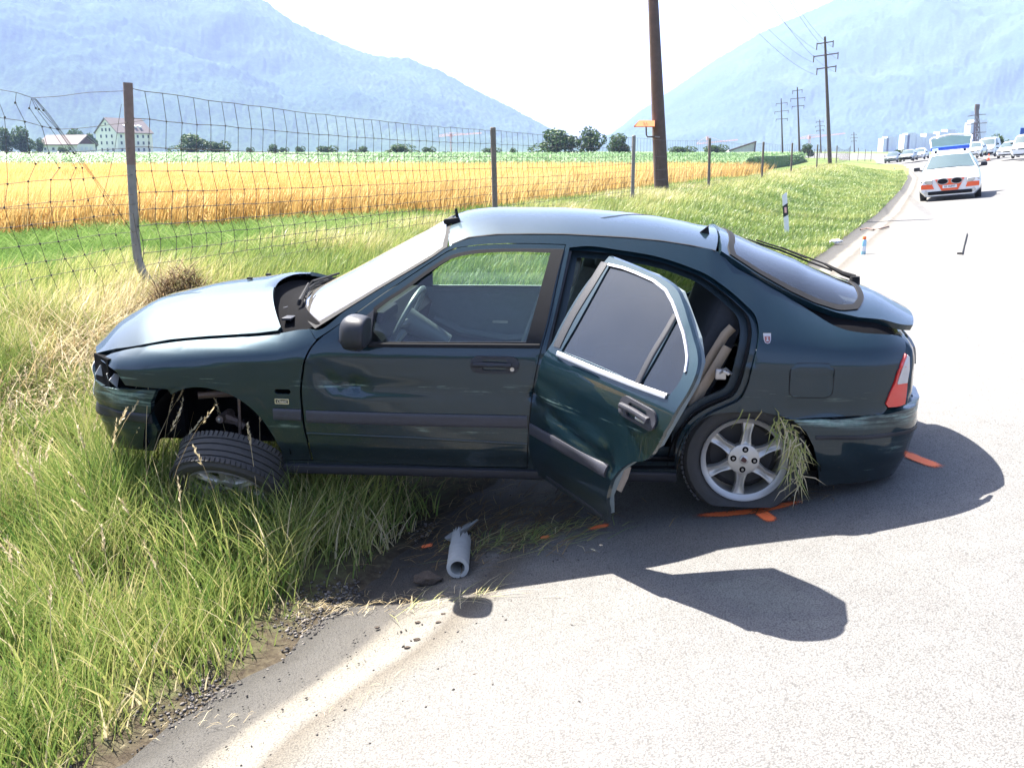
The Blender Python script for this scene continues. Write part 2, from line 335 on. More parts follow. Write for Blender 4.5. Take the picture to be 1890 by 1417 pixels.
a2,e2=skyline([(900,279),(1000,272),(1100,258),(1130,246),(1180,206),(1240,166),(1330,104),(1400,62),(1500,18),(1560,-10),(1700,-60)])
mountain('mountain',a2+[33,42,60],e2+[11,12,12],3200,5200,17)
hz=np.linspace(-180,180,40); mountain('hills',[65+i*10 for i in range(24)],[4.2+1.2*math.sin(i*.9)+.8*math.sin(i*2.3) for i in range(24)],900,1500,31,daz=.4,nr=40)
# ---- hazy summer air
haze_mat=NT('haze'); pv=haze_mat.node('ShaderNodeVolumePrincipled'); pv.inputs['Color'].default_value=(.42,.55,1.0,1); pv.inputs['Density'].default_value=1.5e-4; pv.inputs['Anisotropy'].default_value=.1
haze_mat.link(pv.outputs[0],haze_mat.out.inputs['Volume']); haze_mat.n.remove(haze_mat.p)
hb=MB().box((0,0,578),(21000,21000,1164)).build('haze',haze_mat.m,smooth=False); hb['kind']='stuff'
# ================================================================= the wrecked dark green hatchback
def seg_d(u,z,a,b):
    ax,az=a; bx,bz=b; L2=(bx-ax)**2+(bz-az)**2; k=np.clip(((u-ax)*(bx-ax)+(z-az)*(bz-az))/L2,0,1); return np.hypot(u-ax-k*(bx-ax),z-az-k*(bz-az)),k
def dents(u,z):
    d=0*u
    for (a,b,ra,rb,k) in ((.615,.628,.036,.028,.017),(.735,.618,.050,.026,.021),(.90,.62,.20,.02,.004)): d=d+k*np.exp(-((u-a)/ra)**2-((z-b)/rb)**2)
    g,_=seg_d(u,z,(.62,.612),(1.60,.585)); d=d+.009*np.exp(-(g/.014)**2)
    g,k=seg_d(u,z,(1.62,.60),(2.27,.47)); d=d+.013*np.exp(-(g/.022)**2)-.006*np.exp(-((g-.045)/.03)**2)
    d=d+.016*np.exp(-((u-2.27)/.05)**2-((z-.50)/.06)**2)+.012*np.exp(-((u-1.63)/.05)**2-((z-.58)/.05)**2)
    d=d+.007*np.exp(-((u-2.05)/.20)**2-((z-.60)/.05)**2)
    d=d+.013*np.sin(u*23+z*31)*np.sin(z*27-u*11)*sstep(-.35,-.62,u)*sstep(.75,.6,z)+.004*np.sin(u*19+z*35)*sstep(2.9,3.1,u)*sstep(.58,.5,z)
    g,_=seg_d(u,z,(2.8,.55),(3.3,.56)); d=d+.010*np.exp(-(g/.03)**2)
    return d
_inset0=inset
def inset(u,z): return _inset0(u,z)+dents(np.asarray(u,float),np.asarray(z,float))
SA=Surf(side,0.0,SMAX,.05,1.40); SD=Surf(lambda s,z:open_door(side(s,z)),1.6,4.4,.02,1.42,560,300)
def smooth_loop(P,step=.018,corner=42,closed=True):
    """round a traced loop: smooth curve through its points, sharp turns kept"""
    P=np.asarray(P,float); P=P[np.linalg.norm(P-np.roll(P,1,0),axis=1)>1e-5]; n=len(P); out=[]
    if n<4 or step is None: return P
    pv=P-np.roll(P,1,0); nv=np.roll(P,-1,0)-P; ang=np.abs(np.degrees(np.arctan2(pv[:,0]*nv[:,1]-pv[:,1]*nv[:,0],(pv*nv).sum(1))))
    cs=[i for i in range(n) if ang[i]>corner]
    if not cs: 
        cs=[0]; Q=[np.concatenate([P,P[:1]])]; per=True
    else:
        per=False; Q=[np.concatenate([P[a:b+1] if b>a else np.concatenate([P[a:],P[:b+1]])]) for a,b in zip(cs,cs[1:]+cs[:1])]
    for q in Q:
        t=np.concatenate([[0],np.cumsum(np.linalg.norm(np.diff(q,axis=0),axis=1))]); m=max(1,int(round(t[-1]/step))); tt=np.linspace(0,t[-1],m+1)[:-1]
        if len(q)<3: out.append(np.stack([np.interp(tt,t,q[:,0]),np.interp(tt,t,q[:,1])],1)); continue
        if per:
            q3=np.concatenate([q[-4:-1],q,q[1:4]]); t3=np.concatenate([t[-4:-1]-t[-1],t,t[1:4]+t[-1]])
            out.append(np.stack([cspline(t3,q3[:,0],tt),cspline(t3,q3[:,1],tt)],1))
        else:                                                # Catmull-Rom keeps close to the trace
            tg=np.gradient(q,t,axis=0); i=np.clip(np.searchsorted(t,tt,side='right')-1,0,len(q)-2); h=(t[i+1]-t[i])[:,None]; x=((tt-t[i])[:,None]/h)
            out.append((2*x**3-3*x**2+1)*q[i]+(x**3-2*x**2+x)*h*tg[i]+(-2*x**3+3*x**2)*q[i+1]+(x**3-x**2)*h*tg[i+1])
    return np.concatenate(out)
def inside(P,loop):
    x,y=P[:,0][:,None],P[:,1][:,None]; a=loop; b=np.roll(loop,-1,0); c=(a[:,1]>y)!=(b[:,1]>y)
    with np.errstate(divide='ignore',invalid='ignore'): xi=a[:,0]+(y-a[:,1])*(b[:,0]-a[:,0])/(b[:,1]-a[:,1])
    return (np.sum(c&(x<xi),1)%2)==1
def panel(name,fn,outer,holes=(),mat=None,parent=None,th=.018,off=0.0,step=.035,lip=True,sm=True,mirror=False,attr=None):
    """a sheet-metal panel: its outline and openings lie in the (s,z) space of surface fn; edges turn inwards by th"""
    st=.018 if sm else None
    loops=[smooth_loop(outer,st)]+[smooth_loop(h,st) for h in holes]
    pts=[];edges=[]
    for L in loops:
        k=len(pts); pts+=[tuple(p) for p in L]; edges+=[(k+i,k+(i+1)%len(L)) for i in range(len(L))]
    lo=loops[0].min(0); hi=loops[0].max(0); gx_,gy_=np.meshgrid(np.arange(lo[0]+step/2,hi[0],step),np.arange(lo[1]+step/2,hi[1],step)); G=np.stack([gx_.ravel(),gy_.ravel()],1)
    if len(G):
        ok=inside(G,loops[0])
        for h in loops[1:]: ok&=~inside(G,h)
        B=np.concatenate(loops)
        G=G[ok]; 
        if len(G): G=G[np.min(((G[:,None]-B[None])**2).sum(-1),1)>(step*.35)**2]
        pts+=[tuple(p) for p in G]
    r=delaunay_2d_cdt([Vector(p) for p in pts],edges,[],0,1e-5)
    V=np.array([v[:] for v in r[0]]); F=np.array([f for f in r[2] if len(f)==3]); C=V[F].mean(1); ok=inside(C,loops[0])
    for h in loops[1:]: ok&=~inside(C,h)
    F=F[ok]
    A3=fn(V[:,0],V[:,1],off); B3=fn(V[:,0],V[:,1],off-th); n=len(V)
    # boundary edges of the kept triangles
    cnt={}
    for f in F:
        for a,b in ((f[0],f[1]),(f[1],f[2]),(f[2],f[0])): cnt[(a,b)]=cnt.get((a,b),0)+1
    be=[(a,b) for (a,b) in cnt if (b,a) not in cnt]
    n0=np.cross(A3[F[0,1]]-A3[F[0,0]],A3[F[0,2]]-A3[F[0,0]]); outw=A3[F[0,0]]-B3[F[0,0]]
    if n0@outw<0: F=F[:,::-1]; be=[(b,a) for a,b in be]
    Vv=[A3]; Ff=[F]; Q=[]
    if th>0:
        Vv+=[B3]; Ff.append(F[:,::-1]+n); be=np.array(be)
        m=len(be); A_=A3[be]; B_=B3[be]; k=2*n; Vv.append(A_.reshape(-1,3)); Vv.append(B_.reshape(-1,3)); i=np.arange(m)
        Q=np.stack([k+2*i+1,k+2*i,k+2*m+2*i,k+2*m+2*i+1],1)
    V3d=np.concatenate(Vv)
    if mirror: V3d=V3d*np.array([1,-1,1]); Ff=[f[:,::-1] for f in Ff]; Q=Q[:,::-1] if len(Q) else Q
    return np_mesh(name,V3d,[np.concatenate(Ff)]+([Q] if len(Q) else []),mat,parent,True,None if th<=0 else 50)
def strip(name,fn,line,width,th,mat,parent,off=.0,mirror=False,step=.02,taper=True):
    """a raised moulding that follows a polyline (s,z) on surface fn"""
    L=np.asarray(line,float); t=np.concatenate([[0],np.cumsum(np.linalg.norm(np.diff(L,axis=0),axis=1))]); m=max(2,int(t[-1]/step)); tt=np.linspace(0,t[-1],m+1)
    tg=None; C=np.stack([np.interp(tt,t,L[:,0]),np.interp(tt,t,L[:,1])],1); D=np.gradient(C,axis=0); D/=np.linalg.norm(D,axis=1)[:,None]; N=np.stack([-D[:,1],D[:,0]],1)
    prof=[(-.5,0),(-.5,.55),(-.40,.9),(-.2,1),(.2,1),(.40,.9),(.5,.55),(.5,0)]; V=[]
    for a,b in prof:
        Q=C+N*a*width; V.append(fn(Q[:,0],Q[:,1],off+b*th))
    V=np.stack(V,1).reshape(-1,3); k=len(prof); n=m+1; F=[]
    if mirror: V=V*np.array([1,-1,1])
    F=[(i*k+j,i*k+j+1,(i+1)*k+j+1,(i+1)*k+j) for i in range(n-1) for j in range(k-1)]
    caps=[tuple(range(k)),tuple((n-1)*k+j for j in range(k))[::-1]]
    return np_mesh(name,V,[np.array(F),np.array(caps)],mat,parent,True,40)
def fn_side(s,z,off=0.0): return side(s,z,off)
def fn_door(s,z,off=0.0): return open_door(side(s,z,off))
# ---- paints and trims
def paint(name,scuff=0.0,bands=()):
    t=NT(name); v=t.coord(); fl=t.node('ShaderNodeTexVoronoi'); fl.inputs['Scale'].default_value=900; t.link(v,fl.inputs['Vector'])
    base=t.mix(t.ramp(fl.outputs['Distance'],[(.2,0.0),(.8,.5)]),(.004,.016,.025),(.012,.038,.051))
    rough=.26; sep=t.node('ShaderNodeSeparateXYZ'); t.link(v,sep.inputs[0]); msk=None
    tcs=t.coord('Object',(2.2,2.2,42)); st=t.noise(tcs,1.6,6,.65); blo=t.noise(v,4.5,4)
    for (zc,zw,amt) in bands:
        d=t.math('ABSOLUTE',t.math('SUBTRACT',sep.outputs[2],zc)); w=t.math('SUBTRACT',1.0,t.math('MINIMUM',t.math('DIVIDE',d,zw),1.0))
        k=t.math('MULTIPLY',w,t.ramp(t.math('ADD',t.math('MULTIPLY',st,.75),t.math('MULTIPLY',blo,.35)),[(1.0-amt*.55-.08,0.0),(1.0-amt*.55+.05,1.0)])); msk=k if msk is None else t.math('MAXIMUM',msk,k)
    dust=t.ramp(t.noise(v,2.4,6,.6),[(.45,0.0),(.8,.07)])
    low=t.math('MULTIPLY',t.math('SUBTRACT',1.0,t.math('MINIMUM',t.math('DIVIDE',sep.outputs[2],.42),1.0)),.40)
    spl=t.math('MULTIPLY',t.ramp(t.noise(v,70,5,.75),[(.56,0.0),(.66,1.0)]),t.math('MULTIPLY',t.math('SUBTRACT',1.0,t.math('MINIMUM',t.math('DIVIDE',sep.outputs[2],.55),1.0)),.9))
    base=t.mix(t.math('MAXIMUM',t.math('MAXIMUM',dust,low),spl),base,(.085,.075,.060))
    if msk is not None:
        base=t.mix(msk,base,t.mix(t.noise(v,60,3),(.10,.24,.20),(.42,.50,.47)))
        t.link(t.math('ADD',.46,t.math('MULTIPLY',msk,.3)),t.p.inputs['Roughness'])
        t.link(t.math('SUBTRACT',1.0,t.math('MULTIPLY',msk,.85)),t.p.inputs['Coat Weight'])
    else: t.set(Roughness=.46,Coat_Weight=1.0)
    t.base(base); t.set(Metallic=.55,Coat_Roughness=.02,Coat_IOR=1.45); t.p.inputs['Specular IOR Level'].default_value=.08
    op=t.noise(v,320,2); t.bump(op,.015,.001)
    return t.m
PAINT=paint('dark_green_paint',bands=((.612,.03,.58),(.40,.016,.55)))
PAINT_CLEAN=paint('dark_green_paint_clean')
PAINT_SCUFF=paint('scuffed_green_paint',bands=((.505,.055,.72),(.56,.03,.6),(.345,.035,.55),(.24,.04,.45)))
TRIM=simple('grey_plastic_trim',(.020,.021,.026),.48,0,.2,40,.15,0,.3)
TRIM_LT=simple('worn_plastic_moulding',(.036,.036,.044),.42,0,.2,40,.10,0,.3)
BLACK=simple('black_rubber',(.010,.010,.011),.75,0,.3,30,.1,0,.2)
INNER=simple('dark_inner_metal',(.010,.022,.030),.45,.2,.3,6)
VOID=simple('underbody_black',(.006,.006,.007),.95,0,.3,6,0,0,.05)
TYRE=simple('tyre_rubber',(.030,.029,.028),.78,0,.35,14,.3)
CHROME=simple('satin_bright_trim',(.40,.39,.385),.36,.8,.1,30)
ALLOY=simple('silver_alloy',(.42,.41,.385),.42,.65,.12,9,.05)
STEEL=simple('rusty_steel',(.16,.12,.10),.55,.6,.4,30,.3)
CLOTH=simple('grey_seat_cloth',(.09,.11,.105),.95,0,.25,60,.3)
CLOTH_DK=simple('dark_seat_cloth',(.022,.025,.03),.95,0,.3,60,.3)
DOORCARD=simple('door_trim_vinyl',(.12,.15,.16),.8,0,.12,30,.1)
DASH=simple('dash_plastic',(.012,.012,.013),.8,0,.2,60,.2,0,.15)
BELT=simple('tan_seat_belt',(.34,.26,.18),.8,0,.1,120,.2)
GLASS=glassmat('window_glass',(.74,.86,.81),1.52,0.0,.015,1.35)
GLASS_DK=glassmat('tinted_glass',(.018,.024,.025),1.55,0.0,.03,1.6,(.80,.90,1.0))  # mirror layer coloured blue, sky reflection put into the tint
GLASS_VDK=glassmat('dark_privacy_glass',(.09,.12,.11),1.5,0.0,.02)
GLASS_REAR=glassmat('rear_screen_glass',(.10,.12,.13),1.5,0.0,.02,1.1)
WSGLASS=glassmat('windscreen_glass',(.70,.80,.76),1.5,0.0,.24,2.2)  # dust film thickened so its colour also carries the white sun glare
REDLENS=simple('red_lens',(.55,.03,.025),.16,0,.12,12,0,.6)
CLEARLENS=simple('clear_lens',(.42,.40,.38),.15,0,.15,30,0,.6)
car=thing('wrecked_car','dark green crashed hatchback across the road edge with its rear door hanging open','car',tuple(CO),-CYAW)
def T(px): return SA.inv(px)
def TD(px): return SD.inv(px)
# ---- openings and outlines traced from the photograph
drip=[(832,449),(865,441),(915,435),(983,434),(1040,434.5),(1100,437.5),(1160,441),(1219,446.5),(1275,455),(1327,466)]
fdo=[(588,628),(615.5,607),(660,577),(700,548.5),(750,515),(800,482),(831,463),(869,455),(927,451),(985,450.5),(1043,452.5),(1028,520),(1009,605),(997,648),(986,700),(976,775),(972,862),(900,861),(740,856),(578,848.5),(570,815),(564,790),(560,756),(557.5,714),(559.5,697),(565,663),(577,640)]
rdo=[(1043,453),(1078.6,454.4),(1146,462),(1214,474),(1280,496),(1296,502.5),(1339,530.5),(1372.5,559.3),(1394.5,583),(1401,607),(1398,644),(1389.4,680),(1379,716),(1367,737),(1339,752),(1312,764),(1281,786),(1262,812),(1252,840),(1249,868),(1100,868),(976,866),(979,775),(988,700),(999,648),(1011,605),(1030,520)]
farch=[(302,800),(306,750),(316,730),(335,719),(350,715.4),(375.6,715),(401,720.4),(418,725.5),(451,743.5),(477,766.5),(502,801),(517,828),(522.5,846),(522,866)]
rarch=[(1249,868),(1256,836),(1268,805),(1283,785),(1302,770.5),(1322,764),(1364,760.5),(1406,760.7),(1440,768),(1464,774)]
# fender
fender=[(186,664),(200,655),(222,648),(265,639.5),(316,632),(384,625.5),(450,621.5),(480,619.5),(524,614),(545,610),(572,608),(583,628),(573,640),(561,663),(555.5,697),(553.5,714),(556,756),(560,790),(566,815),(573,848)]+[(523,849)]+farch[::-1][1:]
fender=fender[:-3]+[(316,728),(309,718),(274,715.5),(231.6,711),(225,702),(214.7,686.6),(200,675)]
FEN=T(fender)
panel('front_fender',fn_side,FEN,[T([(508,718),(534,718.5),(537,723),(533,727.5),(509,727),(506,722)])],PAINT,car)
# front door with its window opening
win=[(683,632),(688,600),(694,569.6),(716,553),(740,538),(765,519),(793.4,499),(812,486),(831.5,476),(869.6,466.7),(907.8,463.5),(965,462.5),(1018,464.5),(1003,520),(988,577),(973,633),(900,633.5),(780,632.5)]
fd=panel('front_door',fn_side,T(fdo),[T(win)],PAINT,car)
rail_out=[(574,608),(580,610),(640,572),(700,534.5),(751,504.5),(800,475),(822,459)]+drip[1:]+[(1351,489),(1400,517),(1456,549),(1500,577),(1540,601),(1565,610),(1591,614.5)]
tailb=[(1640,618),(1660,620.5),(1669,625),(1672,640),(1662,672),(1649,704),(1633,745),(1638,752.5),(1632,761)]
lowb=[(1600,766),(1552.5,768.5),(1484.7,772),(1464,774)]
# body side: cant rail, pillars, sill and rear quarter in one pressing, with the rear door opening cut out of it
body_out=[(583,626),(574,609)]+rail_out[1:]+tailb+lowb+rarch[::-1][1:]+[(1249,888),(1100,885),(985,881),(740,876),(527,871),(523,850),(578,850),(740,857.5),(900,862.5),(974,864),(978,775),(988,700),(999,648),(1011,605),(1030,520),(1044.5,451),(985,449),(927,449.5),(869,453.5),(831,461),(800,480),(750,513),(700,546.5),(660,575),(615.5,605)]
panel('body_side',fn_side,T(body_out),[T([(1051,457)]+rdo[1:19]+[(1249,866),(1100,866),(986,864),(989,775),(996,700),(1006,655),(1018,605),(1038,520)])],PAINT,car)
# far side, mirrored: doors shut
S_=lambda l: T(l)
panel('front_fender',fn_side,FEN,[],PAINT_CLEAN,car,mirror=True)
panel('front_door',fn_side,T(fdo),[T(win)],PAINT_CLEAN,car,mirror=True)
rwin=[(1062,468),(1085,464),(1146,472),(1214,486),(1272,508),(1316,538),(1345,566),(1355,584),(1340,612),(1300,640),(1180,640),(1040,638),(1046,560)]
panel('body_side',fn_side,T([(574,609)]+rail_out[1:]+tailb+lowb+rarch[::-1][1:]+[(1249,888),(985,881),(527,871),(523,850),(578,850),(972,864),(976,775),(986,700),(997,648),(1009,605),(1028,520),(1043,451),(927,449.5),(869,453.5),(831,461),(800,480),(700,546.5),(615.5,605),(583,626)]),[T(rwin)],PAINT_CLEAN,car,mirror=True)
panel('rear_window',fn_side,T(rwin),[],GLASS_VDK,car,th=0,off=-.012,mirror=True)
panel('front_window',fn_side,T(win),[],GLASS,car,th=0,off=-.010,mirror=True)
# near front door furniture
panel('window_glass',fn_side,T(win),[],GLASS,fd,th=0,off=-.010)
fr=T(win); panel('window_seal',fn_side,T([(680,641),(679,631),(690,567),(716,548.5),(740,533.5),(793.4,494.5),(831.5,471.5),(869.6,462.5),(907.8,459.5),(965,458.8),(1041,459.5),(1024,525),(1008,600),(997,641),(850,640)]),[T([(686,630.5),(690,600),(696.5,572),(718,555.5),(741,540.5),(794.5,501.5),(832,478.5),(870,469.2),(908,466),(965,465),(1016,466.8),(1001,521),(986,577),(971,631),(900,631.5),(780,631)])],BLACK,fd,th=.006,off=.004)
strip('belt_trim',fn_side,T([(682,636.5),(850,637.5),(996,638.5)]),.020,.007,BLACK,fd,.003)
strip('body_moulding',fn_side,T([(566,768),(760,774),(973,778.5)]),.062,.009,TRIM_LT,fd,.001)
strip('body_moulding',fn_side,T([(505,763.5),(530,764.5),(556.5,766)]),.058,.009,TRIM_LT,car,.001)
strip('sill_trim',fn_side,T([(527,863),(740,868),(985,875),(1120,878),(1247,880)]),.052,.022,TRIM,car,.0)
fd2=strip('lower_crease',fn_side,T([(566,800),(760,808),(973,820)]),.012,.003,PAINT,fd,.0)
def rrect(cx,cy,w,h,r,n=5,rot=0):
    P=[]
    for qx,qy,a0 in ((1,1,0),(-1,1,90),(-1,-1,180),(1,-1,270)):
        for k in range(n):
            a=math.radians(a0+90*k/(n-1)); P.append((qx*(w/2-r)+r*math.cos(a),qy*(h/2-r)+r*math.sin(a)))
    c,s=math.cos(rot),math.sin(rot); return np.array([(cx+x*c-y*s,cy+x*s+y*c) for x,y in P])
def door_handle(fn,c,w,h,parent,rot=0,mat=TRIM,pull=.0):
    s0,z0=c
    pl=panel('handle',fn,rrect(s0,z0,w,h,h*.46,7,rot),[rrect(s0-.01*0,z0,w*.52,h*.66,h*.18,5,rot)],mat,parent,th=.012,off=.010,step=.02,sm=False)
    panel('recess',fn,rrect(s0,z0,w*.56,h*.74,h*.2,5,rot),[],VOID,parent,th=.004,off=-.004,step=.02,sm=False)
    c_,s_=math.cos(rot),math.sin(rot); L=[(s0+x*c_-y*s_,z0+x*s_+y*c_) for x,y in ((-w*.43,.0),(-.1*w,.004),(w*.34,.0))]
    strip('grip',fn,L,h*.26,.014+pull,mat,parent,.008); return pl
h1=T([(913,673.5)])[0]; hp=door_handle(fn_side,h1,.232,.082,fd)
panel('key_lock',fn_side,rrect(h1[0]+.084,h1[1]-.018,.020,.020,.0099,6),[],CHROME,fd,th=.006,off=.014,step=.01,sm=False)
# mirror
# roof, screens, tailgate: one continuous skin between the two roof rails; bonnet likewise
def _edge(px): q=SA.inv(px); return side(q[:,0],q[:,1])
_te=_edge([(580,610),(640,572),(700,534.5),(751,504.5),(800,475),(822,459),(865,441),(915,435),(983,434),(1040,434.5),(1100,437.5),(1160,441),(1219,446.5),(1275,455),(1327,466),(1395,511),(1452,543.5),(1500,567),(1540,582),(1584,593),(1630,597)])
TEU,TEW,TEZ=_te[:,0],-_te[:,1],_te[:,2]
TEU=np.append(TEU,[3.50]); TEW=np.append(TEW,[.50]); TEZ=np.append(TEZ,[.862])
TEW=cspline(np.arange(len(TEU))[::3],TEW[::3],np.arange(len(TEU)))*.5+TEW*.5
BOW=lambda q: np.interp(q,[.5,1.10,1.25,2.4,2.6,3.2,3.45],[-.30,-.10,-.07,.02,.05,.10,.06])
CRN=lambda q: np.interp(q,[.5,.8,1.0,1.15,1.3,1.5,1.8,2.1,2.3,2.42,2.55,2.84,3.0,3.2,3.45],[.065,.082,.105,.115,.112,.106,.102,.092,.080,.072,.085,.125,.115,.085,.04])
def top(q,v,off=0.0):
    q=np.asarray(q,float); v=np.asarray(v,float); w=np.interp(q,TEU,TEW); z=np.interp(q,TEU,TEZ); k=1-np.abs(v)**2.2
    P=np.stack([q+BOW(q)*k,-v*w,z+CRN(q)*k],-1)
    if np.any(off!=0): 
        h=1e-3; n=np.cross(top(q+h,v)-P,top(q,v+h)-P); n/=np.linalg.norm(n,axis=-1)[...,None]; n*=np.sign(n[...,2:3]+1e-9); P=P+n*off
    return P
_be=_edge([(181,655),(215,646),(265,637),(316,629),(384,623),(450,619),(480,617),(526,611)])
BEU,BEW,BEZ=_be[:,0],-_be[:,1],_be[:,2]
BEU=np.concatenate([[-.76],BEU[1:]]); BEW=np.concatenate([[.545],BEW[1:]]); BEZ=np.concatenate([[.655],BEZ[1:]]); BEQ=(BEU-BEU[0])/(BEU[-1]-BEU[0])
BCU=lambda q: np.interp(q,[0,1],[-.87,.145]); BCZ=lambda q: np.interp(q,[0,.12,.3,.6,1],[.700,.815,.910,.980,1.032])
def bonnet(q,v,off=0.0):
    q=np.asarray(q,float); v=np.asarray(v,float); u=np.interp(q,BEQ,BEU); w=np.interp(q,BEQ,BEW); z=np.interp(q,BEQ,BEZ); k=1-np.abs(v)**2.3
    P=np.stack([u+(BCU(q)-u)*k,-v*w,z+(BCZ(q)-z)*k],-1)
    if np.any(off!=0):
        h=1e-3; n=np.cross(bonnet(q+h,v)-P,bonnet(q,v+h)-P); n/=np.linalg.norm(n,axis=-1)[...,None]+1e-9; n*=np.sign(n[...,2:3]+1e-9); P=P+n*off
    return P
def fn_top(s,t,off=0.0): return top(s,np.asarray(t)/.6,off)
def fn_bon(s,t,off=0.0): return bonnet(s,np.asarray(t)/.7,off)
def fn_nose(s,z,off=0.0):
    P=side(np.abs(s),z,off); P[...,1]*=np.where(np.asarray(s)<0,-1,1); return P
def fn_tail(s,z,off=0.0):
    s=np.asarray(s); P=side(np.where(s>SMAX,2*SMAX-s,s),z,off); P[...,1]*=np.where(s>SMAX,-1,1); return P
def sym(h): return [(a,b) for a,b in h]+[(a,-b) for a,b in h[::-1]]
roof=panel('roof',fn_top,sym([(1.205,0),(1.20,.30),(1.175,.50),(1.17,.597),(1.5,.598),(2.0,.598),(2.462,.598),(2.470,.45),(2.474,.2)])[:-1],[],PAINT,car,step=.05)
strip('roof_gutter',fn_top,[(1.18,.590),(1.6,.590),(2.0,.590),(2.46,.590)],.012,.004,BLACK,roof)
strip('roof_gutter',fn_top,[(1.18,-.590),(1.6,-.590),(2.0,-.590),(2.46,-.590)],.012,.004,BLACK,roof)
ws_out=sym([(.555,.0),(.552,.3),(.548,.50),(.545,.592),(.8,.592),(1.0,.592),(1.158,.592),(1.185,.46),(1.190,.2)])[:-1]
panel('windscreen',fn_top,ws_out,[],WSGLASS,car,th=0,off=-.004,step=.05)
panel('windscreen_seal',fn_top,ws_out,[sym([(.585,.0),(.582,.3),(.578,.48),(.580,.565),(.8,.572),(1.0,.572),(1.140,.570),(1.165,.45),(1.170,.2)])[:-1]],BLACK,car,th=.004,off=.0)
rg=[(2.535,0),(2.530,.35),(2.525,.50),(2.535,.560),(2.75,.565),(2.95,.560),(3.05,.545),(3.115,.50),(3.135,.40),(3.140,.2)]
tg=panel('tailgate',fn_top,sym([(2.482,0),(2.480,.45),(2.484,.598),(2.7,.596),(3.0,.590),(3.25,.585),(3.385,.585),(3.42,.56),(3.43,.40),(3.435,.2)])[:-1],[sym(rg)[:-1]],PAINT,car,th=.03,off=.012,step=.05)
panel('rear_screen',fn_top,sym(rg)[:-1],[],GLASS_REAR,tg,th=0,off=.012,step=.05)
panel('screen_seal',fn_top,sym([(a+(.012 if a>2.8 else -.012),b*1.025+(0 if b<.1 else .004)) for a,b in rg])[:-1],[sym([(a-(.014 if a>2.8 else -.014),b*.962) for a,b in rg])[:-1]],BLACK,tg,th=.006,off=.017)
# tail panel below the lid
panel('tail_panel',fn_tail,[(SMAX-.66,.53),(SMAX-.60,.86),(SMAX-.3,.88),(SMAX+.3,.88),(SMAX+.60,.86),(SMAX+.66,.53)],[],PAINT_CLEAN,car,off=-.02,sm=False)
panel('tailgate_lip',fn_tail,[(SMAX-.46,.70),(SMAX-.46,.845),(SMAX-.2,.87),(SMAX+.2,.87),(SMAX+.46,.845),(SMAX+.46,.70),(SMAX,.66)],[],PAINT,tg,th=.03,off=-.008,sm=False)
# near-black strip that paints the shade into the gap under the lid
def gapfill(name,px,w,mat,parent): return strip(name,fn_side,T(px),w,.004,mat,parent,-.045)
gapfill('lid_gap_shade',[(1335,474),(1395,508),(1452,540),(1500,566),(1540,588),(1575,600),(1620,607),(1660,610)],.085,VOID,car)
strip('lid_gap_shade',fn_side,T([(1335,474),(1395,508),(1452,540),(1500,566),(1540,588),(1575,600),(1620,607),(1660,610)]),.085,.004,VOID,car,-.045,mirror=True)
bon=panel('bonnet',fn_bon,sym([(0.002,0),(.006,.3),(.015,.55),(.035,.68),(.15,.70),(.5,.70),(.97,.70),(.992,.68),(.998,.5),(1.0,.3)])[:-1],[],PAINT,car,th=.022,off=.012,step=.05)
for q,v in ((.80,.08),(.80,-.30)):
    P=fn_bon(np.array(q),np.array(v*.7),.012); MB().box(P+V3(0,0,.008),(.03,.02,.012),bev=.004).build('washer_jet',BLACK,bon)
# cowl, wipers
Vv=np.linspace(-.97,.97,31); A_=bonnet(np.full(31,.975),Vv,-.035); B_=top(np.full(31,.575),Vv,.004); A2=bonnet(np.full(31,.99),Vv,-.02)
M_=np.stack([A_,A_*.5+B_*.5-V3(0,0,.03),B_*.75+A_*.25-V3(0,0,.012),B_],1); i_=np.arange(31*4).reshape(31,4)
cowl=np_mesh('scuttle_panel',M_.reshape(-1,3),[np.stack([i_[:-1,:-1],i_[1:,:-1],i_[1:,1:],i_[:-1,1:]],-1).reshape(-1,4)],VOID,car)
def wiper(v0,v1,dq0,dq1,name='wiper'):
    a=top(np.array(.555),np.array(v0),.025); b=top(np.array(.60),np.array(v0*.5+v1*.5),.045); c=top(np.array(.61),np.array(v1),.03)
    m=MB().tube([a,a+V3(.01,0,.02),b],[.012,.011,.006],8); w=m.build(name,BLACK,car)
    m=MB(); L=[top(np.array(.585+.02*k),np.array(v0*(1-k)+v1*k*1.02),.016) for k in np.linspace(.12,1.05,9)]; m.tube(L,.006,6); m.tube([l+V3(0,0,.008) for l in L[1:-1]],.004,5); m.build('wiper_blade',BLACK,w)
wiper(.62,-.12,0,0); wiper(-.05,-.75,0,0)
for v in np.linspace(-.8,.75,7): 
    p=top(np.array(.50),np.array(v),.0); MB().box(p+V3(-.015,0,-.005),(.05,.09,.012),bev=.003).build('scuttle_vent',TRIM,cowl)
